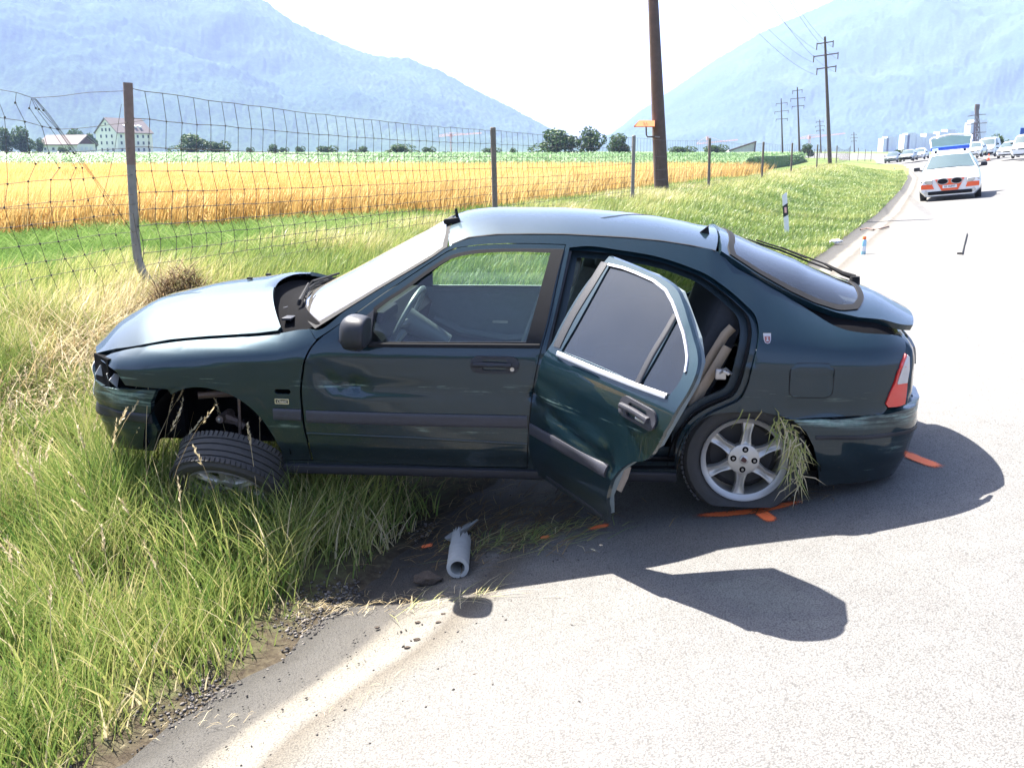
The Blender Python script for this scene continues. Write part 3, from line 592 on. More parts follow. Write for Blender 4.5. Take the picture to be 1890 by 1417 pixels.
# ---- bumpers, lamps, badges
s_ar=T([(293,742)])[0][0]; s_a2=T([(286,775)])[0][0]
FB=[(-s_ar,.56),(-.62,.60),(-.50,.655),(-.2,.665),(.2,.665),(.47,.655),(.50,.60),(.56,.535),(.72,.53),(.9,.545),(s_ar,.555),(s_a2,.49),(s_a2-.01,.42),(s_ar-.02,.34),(s_ar-.10,.21),(.6,.17),(0,.16),(-.6,.17),(-s_ar+.1,.21),(-s_ar+.02,.34),(-s_a2,.45)]
fb=panel('front_bumper',fn_nose,FB,[],PAINT_SCUFF,car,th=.03,off=.014,sm=False,step=.04)
strip('bumper_moulding',fn_nose,[(-s_ar+.06,.40),(-.5,.40),(0,.40),(.5,.40),(s_ar-.04,.40)],.05,.010,TRIM,fb,.014)
panel('pale_patch',fn_nose,[(.30,.60),(.42,.635),(.50,.60),(.555,.52),(.60,.47),(.56,.43),(.46,.40),(.36,.43),(.28,.50)],[],simple('pale_nose_grey',(.48,.50,.49),.6,0,.45,14,.4),fb,th=.002,off=.0165,step=.03)  # pale grey patch laid over the nose of the bumper
# the smashed headlamp: empty black hole with bits of broken shell
m=MB(); c=side(np.array(.66),np.array(.60),-.10); m.box(c,(.16,.22,.16),Matrix.Rotation(.8,3,'Z')); m.build('lamp_cavity',VOID,car,False)
m=MB()
for a,b,r in ((.66,.60,.3),(.74,.585,1.1),(.70,.615,2.0),(.80,.575,.7)):
    c=side(np.array(a),np.array(b),-.018); m.prism([(-.03,-.02),(.035,-.028),(.02,.04),(-.012,.03)],.003,Mx(c,(1.4,r,.5+r)))
m.build('broken_lamp_shell',simple('lamp_shell',(.42,.43,.43),.25,0,.3,20),car,False)
m=MB(); m.box(side(np.array(.22),np.array(.69),.02)+V3(0,.1,.02),(.05,.12,.10),Matrix.Rotation(.5,3,'Y'),.01); m.build('torn_bracket',BLACK,car); m=MB(); m.box(side(np.array(.3),np.array(.72),.0)+V3(.02,.0,.01),(.03,.05,.05),None,.005); m.build('torn_bracket',BLACK,car)
c=T([(193,658)])[0]; panel('bumper_clip',fn_side,[(c[0]-.012,c[1]+.012),(c[0]+.012,c[1]+.012),(c[0],c[1]-.014)],[],CHROME,car,th=.004,off=-.02,sm=False,step=.02)
s_r=T([(1464,775)])[0]; s_b=T([(1510,895)])[0]; z1=T([(1638,753)])[0][1]; s_k=T([(1633,763)])[0]
RB=[tuple(s_r),tuple(T([(1552,772)])[0]),tuple(s_k),(SMAX-.52,z1+.004),(SMAX-.35,.555),(SMAX+.35,.555),(SMAX+.6,.53),(2*SMAX-s_r[0],s_r[1]),(2*SMAX-s_b[0],.15),(SMAX+.5,.15),(SMAX,.16),(SMAX-.48,.155),tuple(s_b),tuple(T([(1508,856)])[0]),tuple(T([(1500,822)])[0]),tuple(T([(1486,795)])[0])]
rb=panel('rear_bumper',fn_tail,RB,[],PAINT_SCUFF,car,th=.03,off=.016,sm=False,step=.04)
zz=T([(1560,806)])[0][1]; strip('bumper_moulding',fn_tail,[(T([(1503,812)])[0][0],zz),(SMAX-.5,zz),(SMAX,zz),(SMAX+.5,zz),(SMAX+.9,zz)],.020,.004,TRIM,rb,.016)
lampo=[(1669,652),(1673,656),(1674,680),(1672,712),(1668,745),(1655,749.5),(1638,751),(1633.5,745),(1640,728),(1651,704),(1660,677)]
LO=T(lampo); LO[:,0]=np.minimum(LO[:,0],SMAX-.30)
zc=T([(1652,709)])[0][1]
tl_=panel('tail_lamp',fn_tail,LO,[],REDLENS,car,th=.012,off=.008,step=.02)
up=[p for p in LO if p[1]>zc]; k_=np.array([(s+(.010 if s<SMAX-.4 else -.004),z-.006) for s,z in up]); k_=np.vstack([k_,[(max(p[0] for p in up)-.004,zc),(min(p[0] for p in up)+.012,zc)]])
a_=np.argsort(np.arctan2(k_[:,1]-k_[:,1].mean(),k_[:,0]-k_[:,0].mean())); panel('reversing_lens',fn_tail,k_[a_],[],CLEARLENS,tl_,th=.004,off=.0105,step=.02,sm=False)
panel('tail_lamp',fn_tail,LO,[],REDLENS,car,th=.012,off=.008,step=.02,mirror=True)
fc=T([(1498,702.5)])[0]; panel('fuel_flap',fn_side,rrect(fc[0],fc[1],.198,.158,.035,7),[],PAINT,car,th=.008,off=.0015,step=.03,sm=False)
panel('fuel_flap_gap',fn_side,rrect(fc[0],fc[1],.206,.166,.038,7),[rrect(fc[0],fc[1],.199,.159,.0355,7)],BLACK,car,th=.004,off=.0012,step=.03,sm=False)
bc=T([(1416,624.5)])[0]
def shield(w,h): return [(-.5*w,.5*h),(.5*w,.5*h),(.46*w,-.1*h),(.30*w,-.42*h),(0,-.5*h),(-.30*w,-.42*h),(-.46*w,-.1*h)]
bd=panel('maker_badge',fn_side,[(bc[0]+a,bc[1]+b) for a,b in shield(.036,.044)],[],CHROME,car,th=.004,off=.005,sm=False,step=.02)
panel('badge_field',fn_side,[(bc[0]+a,bc[1]-.004+b) for a,b in shield(.026,.028)],[],simple('badge_brown',(.20,.06,.05),.3),bd,th=.002,off=.0062,sm=False,step=.02)
panel('badge_ship',fn_side,[(bc[0]+a,bc[1]-.004+b) for a,b in ((-.004,.011),(.004,.011),(.002,.002),(.008,-.006),(-.008,-.006),(-.002,.002))],[],CHROME,bd,th=.001,off=.0072,sm=False,step=.02)
nc=T([(520.5,740.5)])[0]
npl=panel('name_plate',fn_side,rrect(nc[0],nc[1],.072,.026,.003,3),[rrect(nc[0],nc[1],.064,.018,.002,3)],simple('plate_gold',(.55,.50,.36),.3,.6),car,th=.003,off=.004,sm=False,step=.02)
panel('plate_field',fn_side,rrect(nc[0],nc[1],.066,.020,.002,3),[],BLACK,npl,th=.001,off=.003,sm=False,step=.02)
def text_on(txt,size,mat,parent,M,name='lettering',shear=0.0,ext=.0008,align='CENTER'):
    cu=bpy.data.curves.new(name,'FONT'); cu.body=txt; cu.size=size; cu.extrude=ext; cu.align_x=align; cu.align_y='CENTER'; cu.shear=shear; cu.resolution_u=3
    o=bpy.data.objects.new(name+'_curve',cu); COL.objects.link(o); dg=bpy.context.evaluated_depsgraph_get(); me=bpy.data.meshes.new_from_object(o.evaluated_get(dg)); bpy.data.objects.remove(o)
    me.materials.clear(); me.materials.append(mat); q=bpy.data.objects.new(name,me); COL.objects.link(q); q.parent=parent; q.matrix_local=M; return q
pc=fn_side(nc[0],nc[1],.0042); text_on('Classic',.019,simple('plate_letters',(.75,.70,.55),.3,.4),npl,Matrix.Translation(Vector(pc))@Matrix.Rotation(math.radians(90),4,'X'),shear=.25)
# ---- mirror, rear door
sail=T([(624,628),(634,614),(649,603),(691.5,570),(688,600),(682.5,633),(676,640),(655,640),(632,636)])
panel('mirror_sail',fn_side,sail,[],TRIM,fd,th=.006,off=.012)
def bp(px,py,w):
    r=ray(px,py); N=-CY; O=CO; t=((O+N*w-CAM)@N)/(r@N); P=CAM+t*r-O; return V3(P@CR,P@CY,P[2])
bm=bmesh.new(); bmesh.ops.create_uvsphere(bm,u_segments=36,v_segments=20,radius=1)
c=bp(660,613,.955)
for v in bm.verts:
    x,y,z=v.co; pw=lambda k,e: math.copysign(abs(k)**e,k)
    X=pw(x,.75); 
    if X>.55: X=.55+.06*(X-.55)
    v.co=Vector((c[0]+.085*X+.02*z*.4,c[1]+.095*pw(y,.7)-.02*X,c[2]+.080*pw(z,.75)*(1-.10*X)+.0))
bmesh.ops.recalc_face_normals(bm,faces=bm.faces[:])
me=bpy.data.meshes.new('mirror_housing'); bm.to_mesh(me); bm.free(); me.polygons.foreach_set('use_smooth',[True]*len(me.polygons)); me.materials.append(TRIM); mo=bpy.data.objects.new('mirror_housing',me); COL.objects.link(mo); mo.parent=fd
a=bp(640,634,.86); b=bp(662,636,.93); MB().tube([a,(a+b)/2+V3(0,0,-.004),b],[.030,.030,.034],12).build('mirror_foot',TRIM,fd)
# sagging open rear door
do=[(1124.3,473),(1160,487),(1197,502.7),(1231,519.6),(1249,535),(1261,562),(1271,595),(1280,626),(1286.5,649),(1288,672),(1282,696),(1270,722),(1248,757),(1231,789),(1221,808),(1211,826),(1200,842),(1188.7,850),(1168,852.6),(1152,860),(1138,873),(1126,893),(1119.5,920),(1120,964),(1060,922),(1007.8,887),(980,869),(977,800),(981,750),(992,697),(1004,655),(1016,638),(1034.5,601),(1078.6,528)]
mw=[(1124,491.7),(1150,498),(1171.8,506),(1205.6,521),(1227.7,538),(1239.5,558.6),(1247,574),(1228,607),(1205,645),(1172,707),(1110,678),(1036,648),(1060,607),(1090,553)]
qw=[(1250,587),(1259,615),(1264,640),(1267,660),(1263,684),(1250,711),(1236,729),(1226,730),(1203,719),(1181,710),(1210,660)]
def dloop(l): return TD(l)
rd=panel('rear_door',fn_door,dloop(do),[dloop(mw),dloop(qw)],PAINT,car,th=.02)
rd['label']='dark green rear door hanging open and creased along its lower edge'
panel('door_inner',fn_door,dloop([(1122,480),(1197,508),(1245,540),(1276,626),(1282,672),(1270,712),(1231,780),(1205,826),(1168,848),(1132,872),(1114,918),(1115,950),(1010,884),(985,865),(985,760),(1020,640),(1080,532)]),[dloop(mw),dloop(qw)],DOORCARD,rd,th=.03,off=-.028,sm=False)
panel('window_glass',fn_door,dloop(mw),[],GLASS_DK,rd,th=0,off=-.008)
panel('quarter_glass',fn_door,dloop(qw),[],GLASS_DK,rd,th=0,off=-.008)
strip('front_pillar_trim',fn_door,dloop([(1117,484),(1090,528),(1055,585),(1028,640)]),.052,.005,TRIM,rd,.001)
strip('division_bar',fn_door,dloop([(1247,580),(1228,614),(1203,655),(1177,707)]),.034,.010,TRIM,rd,-.004)
strip('bright_trim',fn_door,dloop([(1030,652),(1100,682),(1172,710),(1231,731)]),.020,.009,CHROME,rd,.001)
strip('bright_trim',fn_door,dloop([(1124,488),(1150,494),(1173,502.5),(1207,517.5),(1230,535.5),(1242,557),(1250,578),(1262,612),(1267.5,640),(1270,662),(1266,686)]),.010,.007,CHROME,rd,.001)
h2=TD([(1178.5,762)])[0]; e0=TD([(1125,640)])[0]
hp2=door_handle(fn_door,h2,.232,.088,rd,-.06,TRIM_LT,.006)
panel('pull_flap',fn_door,rrect(h2[0]+.022,h2[1]-.016,.060,.026,.008,5,-.06),[],CHROME,rd,th=.006,off=.004,step=.02,sm=False)
strip('body_moulding',fn_door,dloop([(980,791),(1045,828),(1085,851),(1119,869)]),.058,.010,TRIM_LT,rd,.001)
strip('door_edge',fn_door,dloop([(1113,952),(1060,914),(1010,880)]),.012,.004,TRIM,rd,.001)
# jamb rings inside the rear door opening
RO=np.array(rdo[:20]+[(1249,868),(1100,868),(976,866)]+rdo[23:]); cc=np.array([1190,640])
def ring(name,ko,ki,off,mat,th=.03):
    a=T([tuple(cc+(p-cc)*ko) for p in RO]); b=T([tuple(cc+(p-cc)*ki) for p in RO]); return panel(name,fn_side,a,[b],mat,car,th=th,off=off)
ring('door_jamb',1.0,.945,-.028,PAINT_CLEAN); ring('door_seal',.955,.925,-.05,BLACK,.02); ring('inner_frame',.935,.86,-.085,INNER,.02)
strip('b_pillar',fn_side,T([(1045,462),(1030,525),(1010,610),(997,680),(984,770),(982,864)]),.055,.004,TRIM,car,-.02)
m=MB(); m.box(bp(1330,690,.765),(.05,.03,.05),None,.006); m.box(bp(1340,687,.785),(.035,.03,.015),Matrix.Rotation(.5,3,'Y'),.004); m.tube([bp(1322,694,.76),bp(1340,680,.80),bp(1350,690,.78)],.007,6); m.build('door_striker',CHROME,car)
def ribbon(name,pts,wd,mat,parent):
    P=np.array(pts); T_=np.gradient(P,axis=0); T_/=np.linalg.norm(T_,axis=1)[:,None]; s_=np.cross(T_,V3(0,1,.15)); s_/=np.linalg.norm(s_,axis=1)[:,None]; n_=np.cross(T_,s_)
    V=np.concatenate([P-s_*wd/2,P+s_*wd/2,P+s_*wd/2+n_*.002,P-s_*wd/2+n_*.002]); k=len(P); F=[(a*k+i,a*k+i+1,((a+1)%4)*k+i+1,((a+1)%4)*k+i) for a in range(4) for i in range(k-1)]
    return np_mesh(name,V,[np.array(F)],mat,parent)
ribbon('seat_belt',[bp(1352,604,.66),bp(1338,618,.66),bp(1312,660,.66),bp(1296,700,.65),bp(1270,770,.60)],.046,BELT,car)
ribbon('seat_belt',[bp(1343,640,.70),bp(1318,682,.70),bp(1296,718,.70),bp(1262,790,.66),bp(1240,870,.62)],.046,BELT,car)
ribbon('seat_belt',[bp(1158,860,.80),bp(1152,880,.83),bp(1140,905,.86)],.040,BELT,car)
# ---- underbody, liners, cabin
m=MB(); m.box((1.3,0,.36),(4.0,1.0,.30)); m.box((1.42,0,.215),(1.75,1.55,.09)); m.box((3.0,0,.35),(.55,1.15,.36)); m.box((-.45,0,.42),(.35,1.1,.36)); m.box((.1,0,.52),(.9,.92,.25)); m.box((-.2,.12,.31),(1.15,.86,.28)); m.build('floor_pan',VOID,car,False)
def liner(uc,zc,r,name,mirror=False):
    V=[];n=24
    for w in (.50,.815):
        for k in range(n+1):
            t=math.radians(0+180*k/n); V.append((uc+r*math.cos(t),-w,zc+r*math.sin(t)))
    F=[(k,k+1,n+2+k,n+1+k) for k in range(n)]; V=np.array(V+[(uc,-.50,zc)]); T3=[(k,k+1,2*n+2) for k in range(n)]
    if mirror: V=V*np.array([1,-1,1])
    np_mesh(name,V,[np.array(F),np.array(T3)],VOID,car)
for mi in (False,True): liner(0.0,.24,.385,'wheel_arch_liner',mi); liner(2.62,.24,.36,'wheel_arch_liner',mi)
m=MB()
m.box((1.30,0,.66),(1.5,1.42,.06)); m.build('cabin_floor',DASH,car,False).location=(0,0,-.38)
m=MB()
V=[(.55,.86),(.62,.90),(.76,.90),(.84,.80),(.80,.66),(.50,.60)]; m.prism([(a,b) for a,b in V],1.36,Matrix.Translation((0,.68,0))@Matrix.Rotation(math.radians(90),4,'X')); m.box((.74,-.36,.895),(.16,.34,.06),None,.02)
dash=m.build('dashboard',DASH,car)
def seat(u,y,mat,name='front_seat'):
    m=MB(); m.box((u,y,.47),(.52,.48,.16),Matrix.Rotation(-.10,3,'Y'),.05); s=m.build(name,mat,car)
    m=MB(); m.box((u+.34,y,.80),(.14,.46,.62),Matrix.Rotation(.34,3,'Y'),.055); m.build('backrest',mat,s)
    m=MB(); m.box((u+.50,y,1.13),(.09,.26,.15),Matrix.Rotation(.25,3,'Y'),.04); m.tube([(u+.45,y-.05,1.0),(u+.48,y-.05,1.08)],.007,6); m.tube([(u+.45,y+.05,1.0),(u+.48,y+.05,1.08)],.007,6); m.build('headrest',mat,s); return s
seat(1.26,-.36,CLOTH); seat(1.42,.36,CLOTH)
m=MB(); m.box((2.12,0,.46),(.50,1.28,.18),None,.05); m.box((2.48,0,.78),(.16,1.26,.58),Matrix.Rotation(.38,3,'Y'),.06)
for y in (-.38,.38): m.box((2.62,y,1.06),(.08,.26,.12),Matrix.Rotation(.3,3,'Y'),.035)
m.build('rear_bench',CLOTH_DK,car)
m=MB(); m.box((2.92,0,.90),(.45,1.05,.03)); m.build('parcel_shelf',CLOTH_DK,car)
# steering wheel
R=Matrix.Rotation(math.radians(-62),4,'Y'); Mw=Matrix.Translation((.90,-.36,.86))@R; m=MB()
L=[(Mw@Vector((.185*math.cos(a),.185*math.sin(a),0)))[:] for a in np.linspace(0,2*math.pi,37)]; m.tube(L,.015,8,False)
for a in (2.6,3.68,.0+1.57,-1.57): m.tube([(Mw@Vector((0,0,-.02)))[:],(Mw@Vector((.18*math.cos(a),.18*math.sin(a),0)))[:]],[.03,.014],6)
m.tube([(Mw@Vector((0,0,.01)))[:],(Mw@Vector((0,0,-.25)))[:]],[.07,.04],12); m.build('steering_wheel',simple('wheel_leather',(.10,.11,.11),.4),car)
# far door cards and pillar
panel('door_card',fn_side,T([(640,612),(700,611),(800,611),(900,612),(995,614),(980,760),(972,850),(740,846),(590,840),(575,760),(590,660)]),[],DOORCARD,car,th=.02,off=-.06,mirror=True)
dc=panel('door_card',fn_side,T([(1010,645),(1200,645),(1360,640),(1345,700),(1300,760),(1260,830),(1240,850),(1000,850)]),[],simple('rear_card',(.03,.035,.04),.9),car,th=.02,off=-.06,mirror=True)
strip('window_ledge',fn_side,T([(690,611),(850,612),(994,614)]),.035,.03,simple('pale_ledge',(.32,.34,.30),.6),car,-.085,mirror=True)
a=T([(850,700)])[0]; panel('inner_handle',fn_side,rrect(a[0],a[1],.10,.016,.007,5),[],CHROME,car,th=.008,off=-.075,step=.02,sm=False,mirror=True)
P=fn_side(a[0],a[1]-.08,-.10); P[1]*=-1; MB().tube([P+V3(-.42,0,.10),P+V3(-.25,-.02,.02),P+V3(.05,-.03,-.02),P+V3(.35,-.02,0)],.028,8).build('arm_rest',DOORCARD,car)
strip('b_pillar_trim',fn_side,T([(1045,462),(1030,525),(1012,610),(999,680),(986,770)]),.11,.01,CLOTH,car,-.055,mirror=True)
panel('headliner',fn_top,sym([(1.25,0),(1.24,.45),(1.26,.55),(2.4,.55),(2.44,.4)])[:-1],[],CLOTH,car,th=.01,off=-.03,step=.08,sm=False)
# antenna, rear wiper, washer
ST=Surf(lambda s,t: fn_top(s,t),.54,3.49,-.6,.6,500,160)
def onroof(px,py,off=.0): q=ST.inv1(px,py); return fn_top(np.array(q[0]),np.array(q[1]),off)
a=onroof(834,412); m=MB(); m.box(a+V3(.0,0,.012),(.085,.045,.03),Matrix.Rotation(-.12,3,'Y'),.012); m.tube([a+V3(.03,0,.02),a+V3(.022,0,.075)],[.010,.007],8); m.build('roof_aerial',BLACK,roof)
a=onroof(1298,430); MB().prism([(-.028,0),(.03,0),(.024,.042)],.016,Matrix.Translation(Vector(a)+Vector((0,.008,-.004)))@Matrix.Rotation(math.radians(90),4,'X')).build('washer_fin',BLACK,roof)
a=top(np.array(3.16),np.array(-.05),.03); b=top(np.array(3.02),np.array(-.22),.055); m=MB(); m.lathe([(.0,.02),(.026,.016),(.03,-.03)],12,Matrix.Translation(Vector(a))); m.tube([a+V3(0,0,.01),a+V3(-.06,.03,.028),b],[.016,.013,.007],8); rw=m.build('rear_wiper',BLACK,tg)
L=[top(np.array(q),np.array(v),.035) for q,v in zip(np.linspace(3.06,2.60,9),np.linspace(-.16,-.62,9))]; m=MB(); m.tube(L,.006,6); m.tube([l+V3(0,0,.014) for l in L[2:-2]],.0045,5); m.tube([b,L[4]+V3(0,0,.016)],.005,6); m.build('wiper_blade',BLACK,tg)
# ---- wheels
def wheel(name,M,mat_face,flat=0.0,spin=0.0,tread=True):
    """axis along local z, outer face at +z; M places it in car space"""
    w=thing(name,None,None); w.parent=car
    R=.292; hw=.095
    prof=[(.205,hw-.012),(.218,hw),(.245,hw+.008),(.270,hw+.004),(.283,hw-.012),(.2895,hw-.030)]
    for g in (.050,.018,-.018,-.050): prof+=[(R,g+.010),(R-.001,g+.0045),(R-.010,g+.0035),(R-.010,g-.0035),(R-.001,g-.0045),(R,g-.010)]
    prof+=[(.2895,-hw+.030),(.283,-hw+.012),(.270,-hw-.004),(.245,-hw-.008),(.218,-hw),(.205,-hw+.012),(.19,-hw+.02),(.19,hw-.02)]
    m=MB(); m.lathe(prof,96,None,True); ty=m
    V=np.concatenate(ty.V); Vc=np.array([(M@Vector(v))[:] for v in V])
    if flat>0:
        lowz=flat; k=np.clip((lowz+.05-Vc[:,2])/.12,0,1); Vc[:,1]-=np.sign(V[:,2])*(-1)*0; Vc[:,1]+=np.where(V[:,2]>0,-1,1)*.022*k; Vc[:,2]=np.maximum(Vc[:,2],lowz)
    ty.V=[Vc]; t_=ty.build('tyre',TYRE,w,True,28)
    if tread:
        m=MB()
        for k in range(72):
            a=2*math.pi*k/72; ro=Matrix.Rotation(a,4,'Z')
            for zc,wz,sk in ((hw-.022,.030,.05),(-hw+.022,.030,-.05)):
                Mm=M@ro@Matrix.Translation((R-.0015,0,zc))@Matrix.Rotation(sk*4,4,'X')@Matrix.Rotation((.30 if zc>0 else -.30),4,'Y'); V=[(x*.010,y*.0185,z*wz) for x in (-.5,.5) for y in (-.5,.5) for z in (-.5,.5)]
                V=np.array([(Mm@Vector(v))[:] for v in V])
                if flat>0 and V[:,2].min()<flat+.01: continue
                m.add(V,[(0,1,3,2),(4,6,7,5),(0,4,5,1),(2,3,7,6),(0,2,6,4),(1,5,7,3)])
        o=m.build('tread_blocks',TYRE,w,False); o['kind']='stuff'
    m=MB(); m.lathe([(.186,-hw+.02),(.176,hw-.05),(.180,hw-.02),(.199,hw-.008),(.2055,hw+.004),(.205,hw-.006),(.19,-hw+.02)],72,M,True); rim=m.build('rim',mat_face,w)
    m=MB(); m.lathe([(.0,.0),(.150,.0),(.178,-.02)],36,M@Matrix.Translation((0,0,-.02))); m.build('brake_drum',simple('sooty_steel',(.035,.032,.03),.7),w)
    m=MB()
    for k in range(6):
        ro=Matrix.Rotation(spin+k*math.pi/3,4,'Z'); rs=np.linspace(.045,.186,10); V=[]
        for r in rs:
            q=(r-.045)/.141; hwd=.026+.016*(abs(q-.55)*1.6)**1.6-.004*math.sin(q*3.1); g=max(0,1-((q-.55)/.42)**2); h=hw-.016-.012*q**2
            for y,z in ((-1,-.03),(-1,-.012),(-.80,-.001),(-.55,-.001-.002*g),(-.28,-.013*g**.7),(0,-.017*g**.7),(.28,-.013*g**.7),(.55,-.001-.002*g),(.80,-.001),(1,-.012),(1,-.03)): V.append((r,y*hwd,h+z))
        V=np.array([(M@ro@Vector(v))[:] for v in V]); n=11; m.add(V,[(i*n+j,(i+1)*n+j,(i+1)*n+j+1,i*n+j+1) for i in range(9) for j in range(n-1)])
    m.build('spokes',mat_face,w)
    m=MB(); m.lathe([(.0,hw-.010),(.060,hw-.010),(.074,hw-.014),(.078,hw-.05)],40,M); m.build('hub',mat_face,w)
    for k in range(4):
        a=spin+k*math.pi/2+.0; c=Matrix.Translation((.050*math.cos(a),.050*math.sin(a),hw-.012)); m=MB(); m.lathe([(.0135,.0030),(.0145,.0036),(.0150,.002)],18,M@c); m.lathe([(0,.0026),(.0135,.0030)],18,M@c); b_=m.build('bolt_well',VOID,w)
        m=MB(); m.lathe([(0,.0075),(.006,.0070),(.0072,.004),(.0072,.0025)],6,M@c); m.build('wheel_bolt',simple('bolt_steel',(.28,.27,.25),.4,.7),w)
    m=MB(); m.lathe([(0,hw-.003),(.018,hw-.0035),(.0215,hw-.006),(.022,hw-.011)],30,M); cap=m.build('centre_cap',mat_face,w)
    m=MB(); m.prism([(.9*a,.9*b) for a,b in shield(.026,.030)],.0015,M@Matrix.Rotation(spin-.45,4,'Z')@Matrix.Translation((0,0,hw-.0036))); m.build('cap_emblem',simple('emblem_dark',(.05,.012,.014),.3),w)
    return w
RT=Matrix.Rotation(math.radians(90),4,'X')       # local z -> car -y (towards the camera side)
def wm(u,w_,z,camber=0,steer=0): return Matrix.Translation((u,-w_,z))@Matrix.Rotation(math.radians(steer),4,'Z')@Matrix.Rotation(math.radians(camber),4,'X')@RT
rc=bp(1373,848,.80); wheel('rear_wheel',wm(rc[0],.715,rc[2],0),ALLOY,.055,math.radians(85)-.0)
fcx=bp(413,890,.86); wheel('front_wheel',wm(fcx[0],.74,fcx[2],43,-4),ALLOY,0,.4)
wheel('rear_wheel',Matrix.Rotation(math.pi,4,'Z')@wm(-2.62,.715,.285),ALLOY,.004,.2,False); wheel('front_wheel',Matrix.Rotation(math.pi,4,'Z')@wm(0,.715,.285),ALLOY,.004,.5,False)
a=bp(405,774,.70); m=MB(); m.tube([a+V3(0,.0,0),a+V3(.01,.12,.0)],[.020,.028],12); m.tube([a+V3(.005,.05,.0),a+V3(.06,.08,-.03),a+V3(.10,.08,-.06)],[.03,.022,.02],8); m.build('broken_strut',STEEL,car)
m=MB(); m.lathe([(0,.006),(.008,.005),(.010,0)],10,Matrix.Translation(Vector(a)+Vector((0,-.002,0)))@RT); m.build('strut_bolt',CHROME,car)
m=MB(); m.tube([a+V3(.09,.06,.2),a+V3(.085,.06,.0),a+V3(.08,.06,-.1)],.008,6); m.tube([a+V3(-.15,.1,.1),a+V3(.1,.2,.1)],.02,8); m.build('drop_link',STEEL,car)
# ================================================================= fence, poles, signs, traffic, buildings, trees
WOOD=simple('weathered_post',(.15,.125,.105),.85,0,.35,14,.5); POSTG=simple('grey_steel_post',(.20,.19,.175),.6,.2,.3,12,.3); WIRE=simple('fence_wire',(.055,.047,.04),.6,.3,.2,40)
POLEM=simple('dark_tarred_pole',(.085,.060,.050),.85,0,.35,6,.6)
def solve_y(px,off,zref=1.2):
    lo,hi=5.0,160.0
    f=lambda y:(945+FOC*(edge_x(y)-off)/(y*math.cos(PIT)+(1.72-zref)*math.sin(PIT)))-px
    for _ in range(60):
        m=(lo+hi)/2
        if f(m)>0: hi=m
        else: lo=m
    return lo
fence=thing('wire_fence','long wire mesh field fence on round posts running along the grassy verge','fence',(0,0,0))
ppx=[236,914,1170.5,1312.5,1410,1463.5,1510.5,1545.5,1570,1585,1598,1609]; pyy=[9.6]+[solve_y(p,6.05) for p in ppx[1:]]
ptop=[152,235,250,255,262,264,267,269,269.5,273,276,278]
FP=[]
for p,y,tp in zip(ppx,pyy,ptop):
    Q=at_y(p,tp,y); FP.append((Q[0],y,float(land_z(Q[0],y)),Q[2]))
y=FP[-1][1]
for k in range(9):
    y+=9.0; x=edge_x(y)-6.05; FP.append((x,y,float(land_z(x,y)),float(land_z(x,y))+1.7))
FP.insert(0,(FP[0][0]-(FP[1][0]-FP[0][0])*.98,FP[0][1]-(FP[1][1]-FP[0][1])*.98,.1,2.35))
for i,(x,y,z0,z1) in enumerate(FP):
    r=.042 if i==1 else .048; m=MB()
    if i==1:
        L=[at_y(a,b,9.6) for a,b in ((236,153),(239.5,250),(244,340),(249,430),(254,475),(262,500),(275,519),(290,536))]; m.tube(L,r,14); lab='grey steel fence post bent over at its foot'
    else:
        ln=random.uniform(-.05,.02); m.tube([(x,y,z0-.25),(x+ln*.5,y,(z0+z1)/2),(x+ln,y,z1-.012),(x+ln,y,z1)],[r,r,r,r*.8],12); lab=None
    o=m.build('post',POSTG if i in (1,3) else WOOD,fence)
    if lab: o['label']=lab
    if i==1:
        m=MB(); m.tube([L[0],L[1],L[2]*.6+L[1]*.4],[r+.002,r+.002,r+.001],14); m.build('rust_sleeve',simple('rusty_paint',(.17,.12,.10),.8,0,.3,20,.3),o)
HF=[1.0,.865,.73,.615,.51,.425,.345,.275,.21,.15,.09,.03]
def net(A,B,name,sp=.22,wob=.03,wr=.0034,fr=HF,detail=True):
    x0,y0,za0,za1=A; x1,y1,zb0,zb1=B; L=math.hypot(x1-x0,y1-y0); n=max(6,int(L/sp)); m=MB(); rg=np.random.default_rng(abs(int(y0*10)))
    k=np.linspace(0,1,n+1); bx=x0+(x1-x0)*k; by=y0+(y1-y0)*k; b0=za0+(zb0-za0)*k; b1=(za1-.06)+(zb1-za1)*k-.05*np.sin(k*math.pi)*(L/9)
    dx,dy=(x1-x0)/L,(y1-y0)/L
    lean=np.cumsum(rg.normal(0,.35,n+1)); lean=lean-np.linspace(lean[0],lean[-1],n+1)
    off=[]
    for j,f in enumerate(fr): off.append(.045*j*.35*np.sin(k*math.pi)+ (wob*math.sin(j*1.9)+rg.normal(0,.006,n+1)))
    P=[]
    for f,o in zip(fr,off):
        P.append(np.stack([bx+dx*o,by+dy*o,b0+(b1-b0)*f+rg.normal(0,.004,n+1)],1))
    P=np.array(P)
    st=1 if y0<30 else 3
    for row in P: m.tube(row[::st] if st>1 else row,wr,4,False)
    step=1 if y0<40 else 3
    for c in range(0,n+1,step): m.tube(P[:,c],wr*.9,4,False)
    if detail:
        for c in range(n+1):
            for j in range(1,9): m.box(P[j,c],(.011,.011,.016))
    o=m.build(name,WIRE,fence,False,None); o['kind']='stuff'; return o
net(FP[1],FP[2],'wire_net'); net(FP[2],FP[3],'wire_net',.24)
for a,b in list(zip(FP,FP[1:]))[3:]: net(a,b,'wire_net',.3,.01,.003,HF[:11:2]+[.15],False)
_q=(FP[0][0]*.55+FP[1][0]*.45,FP[0][1]*.55+FP[1][1]*.45,.2,2.2); net(FP[0],_q,'wire_net')
FP0=(FP[0][0]*2-FP[1][0],FP[0][1]*2-FP[1][1],-.3,2.2); net(FP0,FP[0],'wire_net',.3)
